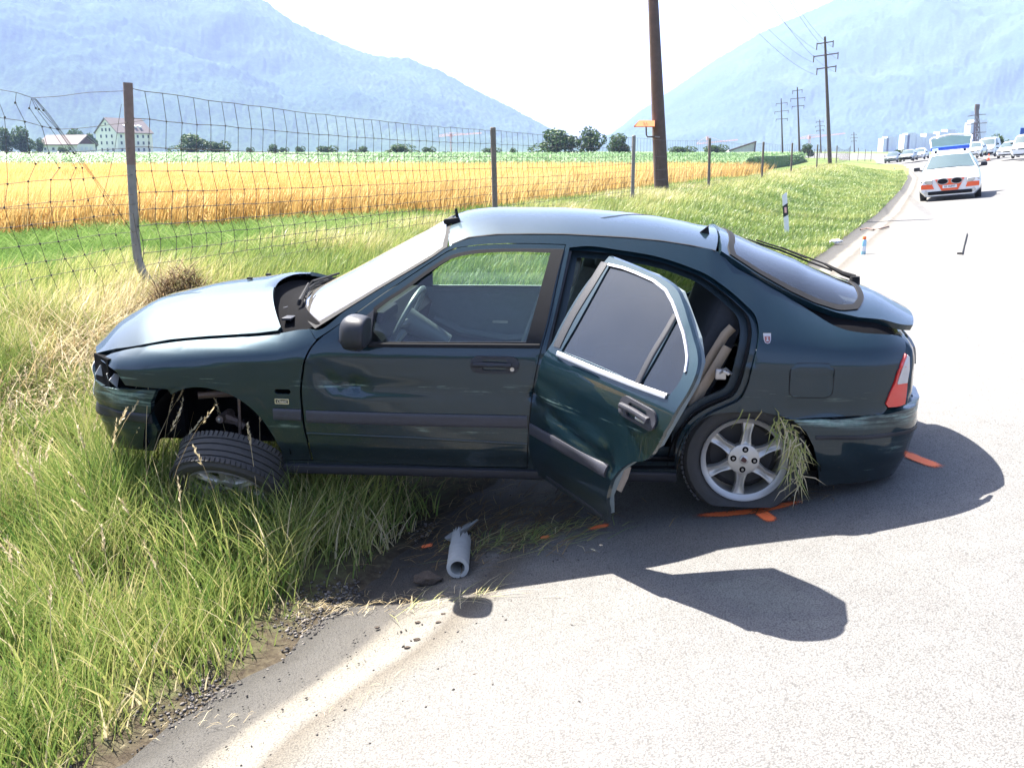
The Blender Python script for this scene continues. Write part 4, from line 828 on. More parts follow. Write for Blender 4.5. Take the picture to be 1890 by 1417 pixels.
# the torn length left of the bent post, wires traced where they hang
_d=np.array([FP[2][0]-FP[1][0],FP[2][1]-FP[1][1]]); _d/=np.linalg.norm(_d); _n=np.array([-_d[1],_d[0],0])
def onfence(px,py):
    r=ray(px,py); p0=np.array([FP[1][0],FP[1][1],0]); t=((p0-CAM)@_n)/(r@_n); return CAM+t*r
m=MB()
def wl_(pts,r=.0024):
    q=np.array(pts,float); t=np.arange(len(q)); tt=np.linspace(0,len(q)-1,len(q)*3); s=np.stack([np.interp(tt,t,q[:,0]),np.interp(tt,t,q[:,1])],1); m.tube([onfence(a,b) for a,b in s],r,4,False)
H=[[(-90,150),(0,166),(30,171),(60,181),(110,178),(160,171),(232,168)],[(-90,205),(0,217.5),(45,224),(80,234),(107,239),(150,237),(232,227),(268,222)],[(-90,276),(10,280),(55,282),(95,283),(140,281),(200,276),(240,274)],[(-90,345),(12,340),(55,335),(95,332),(135,331),(175,328),(245,323)],[(-90,392),(10,383),(52,378),(95,373),(137,371),(190,362),(246,359)],[(-90,430),(18,420),(58,415),(98,411),(136,406),(175,400),(247,394)],[(-90,388),(60,384),(150,381),(250,377)],[(-90,470),(35,455),(75,450),(110,446),(146,440),(180,434),(250,428)],[(-90,520),(48,487),(85,482),(120,478),(155,472),(190,462),(252,452)],[(-90,560),(55,516),(95,508),(140,500),(200,490),(256,480)],[(-60,600),(60,560),(110,545),(160,534),(260,515)]]
for h in H: wl_(h)
Vv_=[[(-5,180),(9,217),(12,282),(14,340),(8,383),(20,420),(35,455),(48,487),(58,516),(72,553)],[(30,172),(28,190),(46,225),(54,283),(66,303),(52,335),(52,378),(58,415),(74,450),(85,482),(95,508),(112,545)],[(58,182),(54,200),(78,234),(90,283),(110,310),(94,332),(93,373),(99,411),(108,446),(120,478),(135,500),(150,535)],[(58,182),(66,200),(93,236),(124,283),(140,310),(130,332),(136,371),(137,406),(144,436),(156,470),(175,500),(195,530)],[(60,182),(72,202),(105,238),(135,282),(152,310),(154,332),(163,370),(173,400),(183,434),(192,462),(215,500),(240,525)],[(62,182),(80,204),(107,239),(138,284),(172,329),(191,362),(209,396),(214,434),(222,460),(236,500)],[(64,182),(84,206),(110,240),(142,285),(176,332),(200,368),(222,396),(246,430)],[(66,183),(88,208),(113,242),(145,286),(180,335),(208,372),(240,424)],[(224,193),(218,231),(212,275),(200,327),(190,362)],[(-40,158),(-30,210),(-28,278),(-30,345),(-34,392),(-26,430),(-12,468),(0,505),(12,540),(25,575)],[(246,395),(252,430),(262,470)]]
for v_ in Vv_: wl_(v_)
for v_ in Vv_[:6]:
    for a,b in v_[1:-1]: m.box(onfence(a,b),(.012,.012,.016))
torn=m.build('torn_wire_net',WIRE,fence,False,None); torn['kind']='stuff'
# ---- poles
up_=thing('utility_pole','thick dark wooden pole with an orange roofed number marker on a bracket','utility pole',(0,0,0))
b0=at_y(1219,306,30); b1=at_y(1205.5,0,30); dr_=(b1-b0)/(b1[2]-b0[2]); base=b0+dr_*(land_z(b0[0],30)-b0[2]-.2); Ttop=b0+dr_*11.5
MB().tube([base,b0,b1,Ttop],[.225,.215,.15,.11],20).build('shaft',POLEM,up_)
m=MB(); a=at_y(1216,253,29.78); m.lathe([(.206,-.02),(.209,-.02),(.209,.02),(.206,.02)],20,Matrix.Translation(Vector((a[0]-.015,30.0,a[2])))@Matrix.Rotation(.05,4,'Y')); m.build('clamp_band',POSTG,up_)
m=MB(); m.tube([at_y(1208,253,29.75),at_y(1195,253,29.75),at_y(1193,249,29.75),at_y(1192.5,234,29.75)],.022,8); br=m.build('bracket',POLEM,up_)
ORANGE=simple('orange_sheet',(.62,.17,.05),.5,0,.15,6)
p_=[at_y(1172,233.5,29.6),at_y(1180,222.5,29.75)]; m=MB(); x0=p_[0][0]; x1=at_y(1207,223,29.75)[0]; zt=p_[1][2]; zb=p_[0][2]
V=[(x0,29.55,zb),(x1,29.55,zb),(x1+.02,29.75,zt),(x0+.13,29.75,zt),(x0,29.95,zb),(x1,29.95,zb)]; V=V+[(a,b,c-.012) for a,b,c in V]
m.add(V,[(0,1,2,3),(3,2,5,4),(6,9,8,7),(9,10,11,8),(0,6,7,1),(4,5,11,10),(0,3,9,6),(3,4,10,9),(1,7,8,2),(2,8,11,5)]); rf=m.build('marker_roof',ORANGE,up_,False)
mm=Matrix.Translation(Vector(((x0+x1)/2+.02,29.62,zb+.085)))@Matrix.Rotation(math.radians(44),4,'X'); text_on('51',.14,simple('red_digits',(.45,.03,.02),.6),rf,mm,name='number')
def pole(top,bot,D,arms,label,grp='power line poles crossing the fields',taper=(.20,.10)):
    t=thing('power_pole',label,'power pole',(0,0,0),0,grp); B=at_y(*bot,D); T_=at_y(*top,D); B=B.copy(); d=(T_-B)/(T_[2]-B[2]); B2=B+d*(.2-B[2]) if B[2]>.2 else B
    k=max(1,D/260); MB().tube([B2,B,T_],[taper[0]*k,taper[0]*k,taper[1]*k],10).build('shaft',POLEM,t); E=[]
    for (xa,ya,xb,yb) in arms:
        A=at_y(xa,ya,D-.2); C=at_y(xb,yb,D-.2); m=MB(); m.tube([A,C],.06*k,6); a_=m.build('crossarm',POLEM,t)
        for q in (A,C):
            m=MB(); m.tube([q+V3(0,0,.1),q-V3(0,0,.55)],[.05*k,.05*k],6); m.build('insulator',POLEM,a_); E.append(q-V3(0,0,.55))
    return E
E2=pole((1522.5,68),(1531,283),100,[(1508,81.5,1538,77),(1502,105,1547,98.5),(1508,128,1543,122.5)],'tallest dark power pole with three crossarms behind the fence')
E3=pole((1471.6,161),(1475.5,277),186,[(1463,168.5,1480.6,166),(1459.6,183,1485.7,180.5),(1462,197,1484,195)],'second tallest power pole, just left of the tallest one')
E4=pole((1441.8,182),(1444.2,278),225,[(1432.5,192,1453,190),(1430,207,1455,204),(1432.5,220.5,1453.5,219)],'leftmost slim power pole with three crossarms')
pole((1513,221),(1515,277),386,[(1506.5,225.5,1519.5,224),(1505.5,233.5,1521.5,232),(1507,241.5,1520.5,240)],'small distant power pole seen close left of the tallest one')
pole((1576,244),(1577,284),600,[(1571,249,1581,248),(1569.5,255,1582.5,254),(1571,261,1581,260)],'tiny distant power pole right of the tallest one')
for k,(q,tt) in enumerate(zip(E2,[(1.2,10.9),(-.9,10.9),(1.6,9.9),(-1.6,9.9),(1.2,8.9),(-1.2,8.9)])):
    A=V3(Ttop[0]-tt[0]*.8+.3,30.4,tt[1]+.9); L=[]
    for s in np.linspace(0,1,24): L.append(A*(1-s)+q*s-V3(0,0,4.2*s*(1-s)))
    tag(MB().tube(L,.011,4).build('power_line',POLEM,None,False,None),'thin sagging power line wire strung to the tallest power pole: '+('upper left','upper right','middle left','middle right','lower left','lower right')[k]+' one','wire','wires strung to the tallest power pole')
# lattice mast far right
t=thing('lattice_mast','dark lattice mast with a thick head rising behind the queue of cars','mast'); D=420
def P_(a,b): return at_y(a,b,D)
m=MB(); 
for sx in (-1,1):
    for sy in (-1.2,1.2): m.tube([P_(1804+sx*4.5,283)+V3(0,sy,0),P_(1803+sx*1.6,198)+V3(0,sy*.3,0)],.20,5)
for k in range(9):
    f0,f1=k/9,(k+1)/9; w=lambda f:4.5-2.9*f; yy=lambda f:283-85*f
    m.tube([P_(1804-w(f0),yy(f0)),P_(1804+w(f1)-.5,yy(f1))],.12,4); m.tube([P_(1804+w(f0),yy(f0)),P_(1804-w(f1)-.5,yy(f1))],.12,4)
m.build('lattice',POLEM,t); m=MB(); c=P_(1803,203); m.lathe([(0,2.3),(.95,2.2),(1.0,.4),(.6,-1.9),(0,-2)],10,Matrix.Translation(Vector(c))); m.build('head',POLEM,t)
for y_,h_ in ((213,17),(229,19),(246,17)): MB().tube([P_(1803-h_,y_+2),P_(1803,y_-1),P_(1803+h_,y_-2)],.15,5).build('crossarm',POLEM,t)
# ---- reflector posts
def delineator(px,base,top,y,label,lean=-.0):
    b=at_y(*base,y); tp=at_y(*top,y); H=1.05; t=thing('reflector_post',label,'reflector post',tuple(b),-.35,'white reflector posts beside the carriageway'); sc=(tp[2]-b[2])/H
    M=Matrix.Rotation((tp[0]-b[0])/(tp[2]-b[2]),4,'Y'); W=simple('white_plastic_post',(.72,.72,.70),.5,0,.05,6); K=simple('black_band',(.015,.015,.016),.6)
    sec=[(-.06,.045),(-.02,.065),(.02,.065),(.06,.045),(.052,-.055),(0,-.04),(-.052,-.055)]
    def seg(z0,z1,mat,name,k=1.0,par=t,sl=.08):
        m=MB(); n=len(sec); V=[(x*k,-y_*k,z0+sl*x*(0 if z0<=-.5 else 1)) for x,y_ in sec]+[(x*k,-y_*k,z1+sl*x*8*(.16 if z1<H else .9)) for x,y_ in sec]; V=np.array([(M@(Vector(v)*sc))[:] for v in V]); m.add(V,[tuple(range(n))[::-1],tuple(range(n,2*n))]+[(i,(i+1)%n,(i+1)%n+n,i+n) for i in range(n)]); return m.build(name,mat,par,False)
    seg(-.6,H,W,'shaft'); kb=seg(.50,.78,K,'black_band',1.04,t,.5)
    m=MB(); V=np.array([(M@(Vector((x,-.0705 if False else -.072,z))*sc))[:] for x,z in ((-.022,.58),(.030,.585),(.030,.72),(-.022,.715))]); V=np.concatenate([V,V+V3(0,.006,0)]); m.add(V,[(0,1,2,3),(7,6,5,4),(0,4,5,1),(1,5,6,2),(2,6,7,3),(3,7,4,0)]); m.build('reflector',simple('pink_reflector',(.75,.40,.38),.25),t,False)
    return t
delineator(0,(1453,436),(1448.5,357),21.5,'white reflector post with black band standing in grass by the near road edge')
delineator(0,(1654,325),(1651,309),95,'small distant reflector post beyond the police car')
# ---- cars
WHITEP=simple('white_car_paint',(.74,.74,.72),.25,0,.03,3,0,.8); ORG=simple('signal_orange',(.80,.10,.02),.35,0,.05,4,0,.3); CGLASS=simple('dark_car_glass',(.055,.085,.085),.05,0,.2,2,0,.2,.9); LAMP=simple('headlamp_glass',(.50,.50,.48),.12,.3,.3,30,0,.5,.8); BLUE=simple('blue_beacon',(.02,.09,.55),.15,0,.2,12,0,.5)
STN=dict(  # stations along the length: y, half width, belt z, top half width, top z
 saloon=[(0,.76,.60,.58,.64),(.10,.84,.66,.70,.70),(.45,.87,.72,.76,.82),(1.25,.90,.84,.80,.95),(2.05,.90,.90,.60,1.40),(2.9,.90,.92,.58,1.45),(3.7,.89,.92,.56,1.36),(4.3,.86,.92,.66,1.0),(4.55,.74,.85,.6,.9)],
 estate=[(0,.86,.66,.78,.77),(.10,.89,.70,.80,.81),(.45,.92,.76,.82,.88),(1.30,.92,.88,.82,1.0),(2.10,.92,.92,.61,1.42),(2.9,.92,.94,.59,1.48),(3.9,.91,.95,.57,1.46),(4.55,.88,.95,.58,1.36),(4.80,.80,.95,.60,1.0)],
 van=[(0,.70,.75,.6,.85),(.12,.86,.85,.75,1.02),(.55,.93,.95,.82,1.14),(1.0,.95,1.05,.84,1.25),(1.75,.95,1.10,.74,1.85),(2.6,.95,1.12,.74,1.95),(4.2,.95,1.12,.74,1.93),(4.6,.92,1.1,.74,1.80)])
def auto(name,label,kind,loc,head,nrm,mat,group=None,cat='car',det=False,scale=1.0,bump=None):
    t=thing(name,label,cat,tuple(loc),0,group); f=Vector(head).normalized(); n=Vector(nrm).normalized(); f=(f-n*f.dot(n)).normalized(); r=f.cross(n)      # f: the way it faces
    t.rotation_euler=Matrix((-r,-f,n)).transposed().to_euler(); t.scale=(scale,)*3
    st=STN[kind]; V=[];K=12
    ys=np.array([s[0] for s in st]); tt=np.arange(len(st)); fi=np.linspace(0,len(st)-1,(len(st)-1)*5+1); S5=np.stack([np.interp(fi,tt,[s[k] for s in st]) for k in range(5)],1)
    for y,w,zb,wt,zt in S5:
        lift=.24 if y<.2 or y>ys[-1]-.2 else .20
        V+=[(-w*.80,y,lift),(-w*.97,y,lift+.16),(-w,y,.52),(-w*.985,y,zb-.06),(-w*.95,y,zb),(-wt,y,zt-.05),(-wt*.9,y,zt-.008),(-wt*.45,y,zt+.025),(wt*.45,y,zt+.025),(wt*.9,y,zt-.008),(wt,y,zt-.05),(w*.95,y,zb),(w*.985,y,zb-.06),(w,y,.52),(w*.97,y,lift+.16),(w*.80,y,lift)]
    nR=16; m=len(S5); F=[(i*nR+j,i*nR+j+1,(i+1)*nR+j+1,(i+1)*nR+j) for i in range(m-1) for j in range(nR-1)]+[tuple(range(nR))[::-1],tuple((m-1)*nR+j for j in range(nR))]
    mb=MB(); mb.add([(-x,y,z) for x,y,z in V],[f_[::-1] for f_ in F]); mb.build('body',mat,t,True,32)
    def at(i,j,u,v,o=.012):                                        # point on the skin between stations
        a=np.array(V[int(i)*nR+j]); return a
    st_=dict((k,v) for k,v in enumerate(st))
    i0,i1=3,4; A,B=st[i0],st[i1]
    def wsp(u,v,k=1.0):
        y=A[0]+(B[0]-A[0])*v; w=(A[3]+(B[3]-A[3])*v)*.93*k; z=A[4]+(B[4]-A[4])*v; return (u*w,y-.02-.03*(1-u*u),z+.03*(1-abs(u)**2))
    G=[wsp(u,v) for v in np.linspace(.06,.94,5) for u in np.linspace(-1,1,9)]; m=MB(); m.add(G,[(a*9+b,a*9+b+1,(a+1)*9+b+1,(a+1)*9+b) for a in range(4) for b in range(8)]); m.build('windscreen',CGLASS,t)
    for s in (-1,1):
        q=[(s*(st[4][1]*.955+.004),st[3][0]+.35,st[4][2]+.02),(s*(st[4][1]*.955+.004),st[-3][0]+.3,st[5][2]+.02),(s*(st[5][3]+.012),st[-3][0]+.1,st[-3][4]-.07),(s*(st[4][3]+.012),st[4][0]+.05,st[4][4]-.07)]
        m=MB(); m.add(q+[(a-s*.02,b,c) for a,b,c in q],[(0,1,2,3),(4,7,6,5),(0,4,5,1),(1,5,6,2),(2,6,7,3),(3,7,4,0)]); m.build('side_window',CGLASS,t,False)
        m=MB(); m.box((s*(st[2][1]*.72),.10,.70 if kind!='van' else .84),(.38,.24,.15),Matrix.Rotation(s*.35,3,'Z')@Matrix.Rotation(.2,3,'X'),.05); m.build('headlight',LAMP,t)
        m=MB(); m.box((s*(st[3][1]+.10),1.55,st[3][4]+.04),(.20,.09,.13),None,.04); m.tube([(s*(st[3][1]-.06),1.55,st[3][4]-.02),(s*(st[3][1]+.06),1.55,st[3][4]+.01)],.03,6); m.build('door_mirror',TRIM,t)
        for yw in (.92,st[-1][0]-.95):
            m=MB(); m.lathe([(.0,-.09),(.20,-.10),(.30,-.09),(.325,-.05),(.325,.06),(.30,.10),(.20,.10),(0,.08)],20,Matrix.Translation((s*(st[3][1]-.10),yw,.325))@Matrix.Rotation(math.radians(90),4,'Y')); wv=m.build('wheel',TYRE,t)
            m=MB(); m.lathe([(0,.105),(.10,.11),(.19,.105),(.2,.09)],16,Matrix.Translation((s*(st[3][1]-.10),yw,.325))@Matrix.Rotation(math.radians(90*s),4,'Y')); m.build('rim',ALLOY,wv)
    m=MB(); m.box((0,.035,.335),(1.30,.16,.11),None,.03); m.build('lower_grille',BLACK,t)
    if not det: m=MB(); m.box((0,.035,.60 if kind!='van' else .80),(.62,.10,.10),None,.03); m.build('grille',bump or BLACK,t)
    if bump: m=MB(); m.box((0,.02,.44),(1.64,.24,.20),None,.06); m.build('front_bumper',bump,t)
    return t
def gp(px,py,y): return at_y(px,py,y)
slope=lambda y: (-bank(y)*.93,.03,1)
pb=(gp(1690,377,32.3)+gp(1790,367,33.0))/2; hd=Vector((-pb[0]-.5,-pb[1],0))
pol=auto('police_car','white and orange police estate car with blue roof lights and open tailgate','estate',pb+V3(-.1,-.75,0),hd,(-.115,.0,1),WHITEP,None,'police car',True)
def front_quad(name,pts,mat,par,d=.012):
    m=MB(); n=len(pts); V=[(x,y,z) for x,y,z in pts]+[(x,y+d*2.2,z) for x,y,z in pts]; m.add(V,[tuple(range(n)),tuple(range(n,2*n))[::-1]]+[(i,i+n,(i+1)%n+n,(i+1)%n) for i in range(n)]); return m.build(name,mat,par,False)
for s in (-1,1):
    front_quad('orange_stripe',[(s*.46,-.030,.47),(s*.85,-.010,.48),(s*.86,-.010,.62),(s*.52,-.030,.62)][::s],ORG,pol,.02)
    front_quad('chrome_kidney',[(s*(.205+.175*math.cos(a)),-.032,.69+.105*math.sin(a)) for a in np.linspace(0,2*math.pi,20)[:-1]],CHROME,pol)
    k=front_quad('kidney_grille',[(s*(.205+.150*math.cos(a)),-.040,.69+.082*math.sin(a)) for a in np.linspace(0,2*math.pi,20)[:-1]],BLACK,pol)
    m=MB(); m.lathe([(0,.012),(.055,.01),(.06,0)],12,Matrix.Translation((s*.70,-.03,.37))@Matrix.Rotation(math.radians(90),4,'X')); m.build('fog_lamp',LAMP,pol)
front_quad('orange_panel',[(-.24,-.026,.40),(.24,-.026,.40),(.43,-.026,.76),(-.43,-.026,.76)],ORG,pol,.015)
pl=front_quad('number_plate',[(-.21,-.046,.475),(.21,-.046,.475),(.21,-.046,.565),(-.21,-.046,.565)],simple('plate_white',(.75,.75,.73),.4),pol,.008)
text_on('BE 46897',.085,BLACK,pl,Matrix.Translation((0,-.048,.52))@Matrix.Rotation(math.radians(90),4,'X'),name='plate_number')
m=MB(); m.box((0,2.3,1.62),(1.22,.28,.14),None,.05); lb=m.build('light_bar',BLUE,pol)
for s in (-1,1): m=MB(); m.box((s*.45,2.3,1.515),(.08,.2,.07),None,.01); m.build('bar_foot',BLACK,lb)
m=MB(); m.box((-.46,2.16,1.60),(.2,.05,.085),None,.02); m.build('flashing_lamp',simple('bright_lamp',(.7,.8,.9),.1),lb)
# raised tailgate with its glass
tgm=[(-.60,4.3,1.44),(.60,4.3,1.44),(.70,5.1,1.62),(.62,5.45,1.66),(-.62,5.45,1.66),(-.70,5.1,1.62)]
m=MB(); V=[(-.62,4.35,1.42),(-.70,5.35,1.84),(-.64,5.45,1.90),(0,5.50,1.96),(.64,5.45,1.90),(.70,5.35,1.84),(.62,4.35,1.42)]; m.tube(V,.026,8); m.tube([V[0],(0,4.36,1.47),V[-1]],.026,8); rg_=m.build('tailgate_frame',WHITEP,pol)
m=MB(); V=[(-.60,4.37,1.43),(-.67,5.35,1.84),(0,5.46,1.93),(.67,5.35,1.84),(.60,4.37,1.43),(0,4.38,1.46)]; m.add(V+[(a,b,c-.02) for a,b,c in V],[(0,1,2,5),(5,2,3,4),(6,11,8,7),(11,10,9,8)]); m.build('tailgate_glass',simple('tinted_tail_glass',(.03,.06,.065),.2,0,.2,4,0,0,.35),pol)
m=MB(); 
for s in (-1,1): m.tube([(s*.56,4.5,1.3),(s*.64,5.0,1.66)],.02,6)
m.build('gas_strut',BLACK,pol)['kind']='stuff'
SILV=simple('silver_car_paint',(.42,.43,.44),.28,.5,.05,3,0,.7); DKP=simple('dark_red_car_paint',(.12,.015,.015),.28,.2,.05,3,0,.7); GREYP=simple('grey_car_paint',(.18,.20,.22),.28,.4,.05,3,0,.7)
QG='cars queueing on the road beyond the police car'
for (nm,lab,kind,cx,by,y,mat,cat,bp_) in (
 ('queued_car','silver grey car farthest left in the distant queue','saloon',1643,301.5,140,GREYP,'car',None),
 ('queued_car','pale silver car second from the left in the queue, past the police car','saloon',1671,299,128,SILV,'car',BLACK),
 ('queued_car','white car tucked close behind the silver one, partly behind the police car','saloon',1692,296,132,WHITEP,'car',None),
 ('queued_car','dark red car half hidden right of the police car tailgate','saloon',1776,289,112,DKP,'car',None),
 ('queued_car','white small car standing left of the white pickup','saloon',1791.5,292,98,WHITEP,'car',None),
 ('pickup_truck','white tall pickup with heavy black front bumper in the queue','van',1817,291.5,104,WHITEP,'pickup truck',BLACK),
 ('queued_car','white saloon beside the white van at the right edge','saloon',1857,292.5,92,WHITEP,'car',None),
 ('delivery_van','white van at the far right edge of the queue','van',1886,292.5,86,WHITEP,'van',None)):
    g=gp(cx,by,y); auto(nm,lab,kind,g,Vector((-g[0],-g[1],0))+Vector((-.22*g[1],0,0)),(-.10,.02,1),mat,QG,cat,False,1.0,bp_)
t=thing('traffic_cone','small orange traffic cone standing on the road by the pickup','traffic cone',tuple(gp(1824,297,90)),0); m=MB(); m.box((0,0,.02),(.36,.36,.05),None,.01); m.build('base',BLACK,t); m=MB(); m.lathe([(.14,.04),(.09,.28)],14); m.lathe([(.065,.42),(.035,.62),(.0,.62)],14); m.build('cone',ORG,t); m=MB(); m.lathe([(.09,.28),(.065,.42)],14); m.build('white_band',WHITEP,t)
t=thing('blue_road_sign','blue direction sign at the right edge above the van','road sign',(0,0,0)); a=gp(1889,245,120); m=MB(); m.box(a+V3(.6,0,0),(2.0,.06,1.1),None,.02); m.build('panel',simple('sign_blue',(.02,.07,.30),.4),t); m=MB(); m.tube([a+V3(.6,.1,-4),a+V3(.6,.1,.5)],.06,8); m.build('post',POSTG,t)
# ---- buildings across the field
def house(label,name,c,yaw,L,Wd,eave,ridge,wallm,roofm,cat,ov=.6):
    t=thing(name,label,cat,tuple(c),yaw); l,w=L/2,Wd/2
    m=MB(); V=[(-l,-w,-2),(l,-w,-2),(l,w,-2),(-l,w,-2),(-l,-w,eave),(l,-w,eave),(l,w,eave),(-l,w,eave),(-l,0,ridge-.25),(l,0,ridge-.25)]
    m.add(V,[(0,1,5,4),(2,3,7,6),(1,2,6,9,5),(3,0,4,8,7)]); wl_o=m.build('wall',wallm,t,False)
    m=MB(); k=ov*(ridge-eave)/w; A=l+ov; V=[(-A,-w-ov,eave-k),(A,-w-ov,eave-k),(A,0,ridge),(-A,0,ridge),(A,w+ov,eave-k),(-A,w+ov,eave-k)]; V=V+[(a,b,z+.3) for a,b,z in V]
    m.add(V,[(0,3,2,1),(3,5,4,2),(6,7,8,9),(9,8,10,11),(0,1,7,6),(1,2,8,7),(2,4,10,8),(4,5,11,10),(5,3,9,11),(3,0,6,9)]); rf=m.build('roof',roofm,t,False)
    return t,rf
WALLW=simple('cream_render',(.66,.63,.55),.9,0,.06,.4); ROOFB=simple('brown_tiles',(.125,.10,.095),.9,0,.25,1.2); PANE=simple('dark_window_pane',(.05,.06,.08),.15,0,.2,1); FRAME=simple('window_surround',(.55,.55,.55),.7); WOODB=simple('brown_boards',(.10,.05,.045),.9,0,.2,1)
D=420; cw=gp(205,277,D); W_,rfW=house('large cream four storey farmhouse with brown gabled roof','farmhouse',(cw[0]+4.5,D+4,cw[2]-1.5),1.04,17.5,13.5,8.6,14.2,WALLW,ROOFB,'house')
def window(par,x,y,z,w,h,face):
    m=MB(); d=.10
    if face=='x': m.box((x,y,z),(d,w,h))
    else: m.box((x,y,z),(w,d,h))
    f=m.build('window',FRAME,par,False); m=MB()
    if face=='x': m.box((x-d*.6,y,z),(d,w*.78,h*.80))
    else: m.box((x,y-d*.6,z),(w*.78,d,h*.80))
    m.build('pane',PANE,f,False)
for z,n in ((1.6,3),(4.3,3),(7.0,3),(9.6,3)):
    for k in range(n): window(W_,-8.79,(k-1)*(3.4 if z<9 else 2.3),z,1.1,1.5,'x')
window(W_,-8.79,0,11.9,1.0,1.2,'x')
for z in (1.6,4.3,7.0):
    for k in range(6): window(W_,-7+k*2.75,-6.79,z,1.1,1.5,'y')
for k in range(4):
    m=MB(); m.box((-2.6+k*2.4,-4.0,11.0),(1.3,1.8,1.0),Matrix.Rotation(.3,3,'X')); m.build('dormer',FRAME,rfW,False)
D=330; cb=gp(112,281,D); B_,rfB=house('low cream barn with wide brown roof left of the farmhouse','barn',(cb[0],D+6,cb[2]-.3),-.19,13.5,10,2.9,5.6,WALLW,ROOFB,'barn',.8)
for k in range(4): window(B_,-5+k*3.0,-5.04,1.3,1.0,1.0,'y')
for k in range(3): window(B_,6.8,-2.6+k*2.6,1.5,1.2,1.0,'x')
m=MB(); m.add([(6.83,-4.6,2.9),(6.83,4.6,2.9),(6.83,0,5.25),(6.78,-4.6,2.9),(6.78,4.6,2.9),(6.78,0,5.25)],[(0,1,2),(5,4,3),(0,3,4,1),(1,4,5,2),(2,5,3,0)]); m.build('gable_boards',WOODB,B_,False)
t=thing('field_shed','dark open shed with a slanted roof behind the corn','shed'); A=[gp(a,b,300) for a,b in ((1346,279),(1394,263),(1393,280),(1346,281))]; m=MB(); m.add(A+[q+V3(0,5,0) for q in A],[(3,2,1,0),(4,5,6,7),(0,1,5,4),(1,2,6,5),(2,3,7,6),(3,0,4,7)]); m.build('wall',simple('shed_grey',(.5,.52,.48),.8),t,False); m=MB(); m.tube([gp(1345,278.5,299.6),gp(1396,261.5,299.6)],.25,6); m.tube([gp(1394.5,262,299.6),gp(1392.5,281,299.6)],.22,6); m.build('roof_edge',POLEM,t,False)
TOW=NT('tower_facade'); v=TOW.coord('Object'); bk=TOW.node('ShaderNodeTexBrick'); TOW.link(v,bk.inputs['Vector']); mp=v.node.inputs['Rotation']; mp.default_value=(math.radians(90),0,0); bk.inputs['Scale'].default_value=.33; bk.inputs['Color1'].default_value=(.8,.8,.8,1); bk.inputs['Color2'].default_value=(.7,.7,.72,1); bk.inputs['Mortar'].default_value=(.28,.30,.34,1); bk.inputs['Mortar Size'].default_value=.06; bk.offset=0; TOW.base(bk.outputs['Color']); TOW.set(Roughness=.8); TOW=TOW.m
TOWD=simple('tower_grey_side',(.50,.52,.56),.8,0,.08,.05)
def tower(label,blocks,D=1300):
    t=thing('apartment_tower',label,'tower block',(0,0,0),0,'pale apartment towers in the distance')
    for (xa,xb,ya,yb,mat) in blocks:
        a=gp(xa,ya,D); b=gp(xb,yb,D); m=MB(); m.box(((a[0]+b[0])/2,D+8,(a[2]-6)/2),(abs(b[0]-a[0]),16+(2 if mat is TOW else 0),a[2]+6)); m.build('tower_wing',mat,t,False)
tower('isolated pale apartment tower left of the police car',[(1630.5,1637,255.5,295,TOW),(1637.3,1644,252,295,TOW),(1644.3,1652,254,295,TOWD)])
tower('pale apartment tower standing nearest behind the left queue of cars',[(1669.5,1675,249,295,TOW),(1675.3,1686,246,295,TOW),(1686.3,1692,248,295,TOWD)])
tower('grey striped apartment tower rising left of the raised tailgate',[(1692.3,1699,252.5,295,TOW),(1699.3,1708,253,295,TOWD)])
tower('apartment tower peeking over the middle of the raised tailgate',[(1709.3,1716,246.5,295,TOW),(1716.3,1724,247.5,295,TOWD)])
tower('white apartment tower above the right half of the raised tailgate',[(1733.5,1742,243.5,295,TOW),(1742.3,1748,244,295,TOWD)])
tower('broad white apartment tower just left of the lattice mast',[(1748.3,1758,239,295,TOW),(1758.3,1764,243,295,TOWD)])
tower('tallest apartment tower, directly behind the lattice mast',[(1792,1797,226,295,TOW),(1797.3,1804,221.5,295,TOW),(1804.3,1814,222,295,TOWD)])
CRED=simple('crane_red',(.62,.30,.26),.6)
def crane(label,mast,jib,D=650):
    t=thing('tower_crane',label,'crane',(0,0,0),0,'red tower cranes in the valley'); (mx,my0,my1)=mast; m=MB()
    for s in (-1,1): m.tube([gp(mx+s*1.4,my1,D),gp(mx+s*1.4,my0,D)],.13,4)
    for k in range(7): ya=my0+(my1-my0)*k/7; yb=my0+(my1-my0)*(k+1)/7; m.tube([gp(mx-1.4,ya,D),gp(mx+1.4,yb,D)],.10,4)
    m.build('mast',CRED,t,False); m=MB(); A,B=gp(*jib[0],D),gp(*jib[1],D); m.tube([A,B],.11,4); m.tube([A+V3(0,0,.9),B+V3(0,0,.5)],.07,4)
    for k in range(14): s=k/14; m.tube([A*(1-s)+B*s,A*(1-s-.035)+B*(s+.035)+V3(0,0,.8)],.08,4)
    m.tube([gp(mx,my0-5,D),A+V3(0,0,.9)],.06,4); m.tube([gp(mx,my0-5,D),A*.4+B*.6+V3(0,0,.7)],.06,4); m.build('jib',CRED,t,False)
    m=MB(); m.box(gp(mx,my0,D),(1.6,1.6,2.2)); m.build('cab',CRED,t,False)
crane('red tower crane above the corn, left of the fence posts',(832.5,250,285),((810,252.5),(889,246.5)))
crane('red crane low behind the thick pole',(1306,256,281),((1286,266.5),(1362,259)),700)
crane('red crane seen beside the tallest power pole',(1494,254,280),((1476,257),(1560,247)),700)
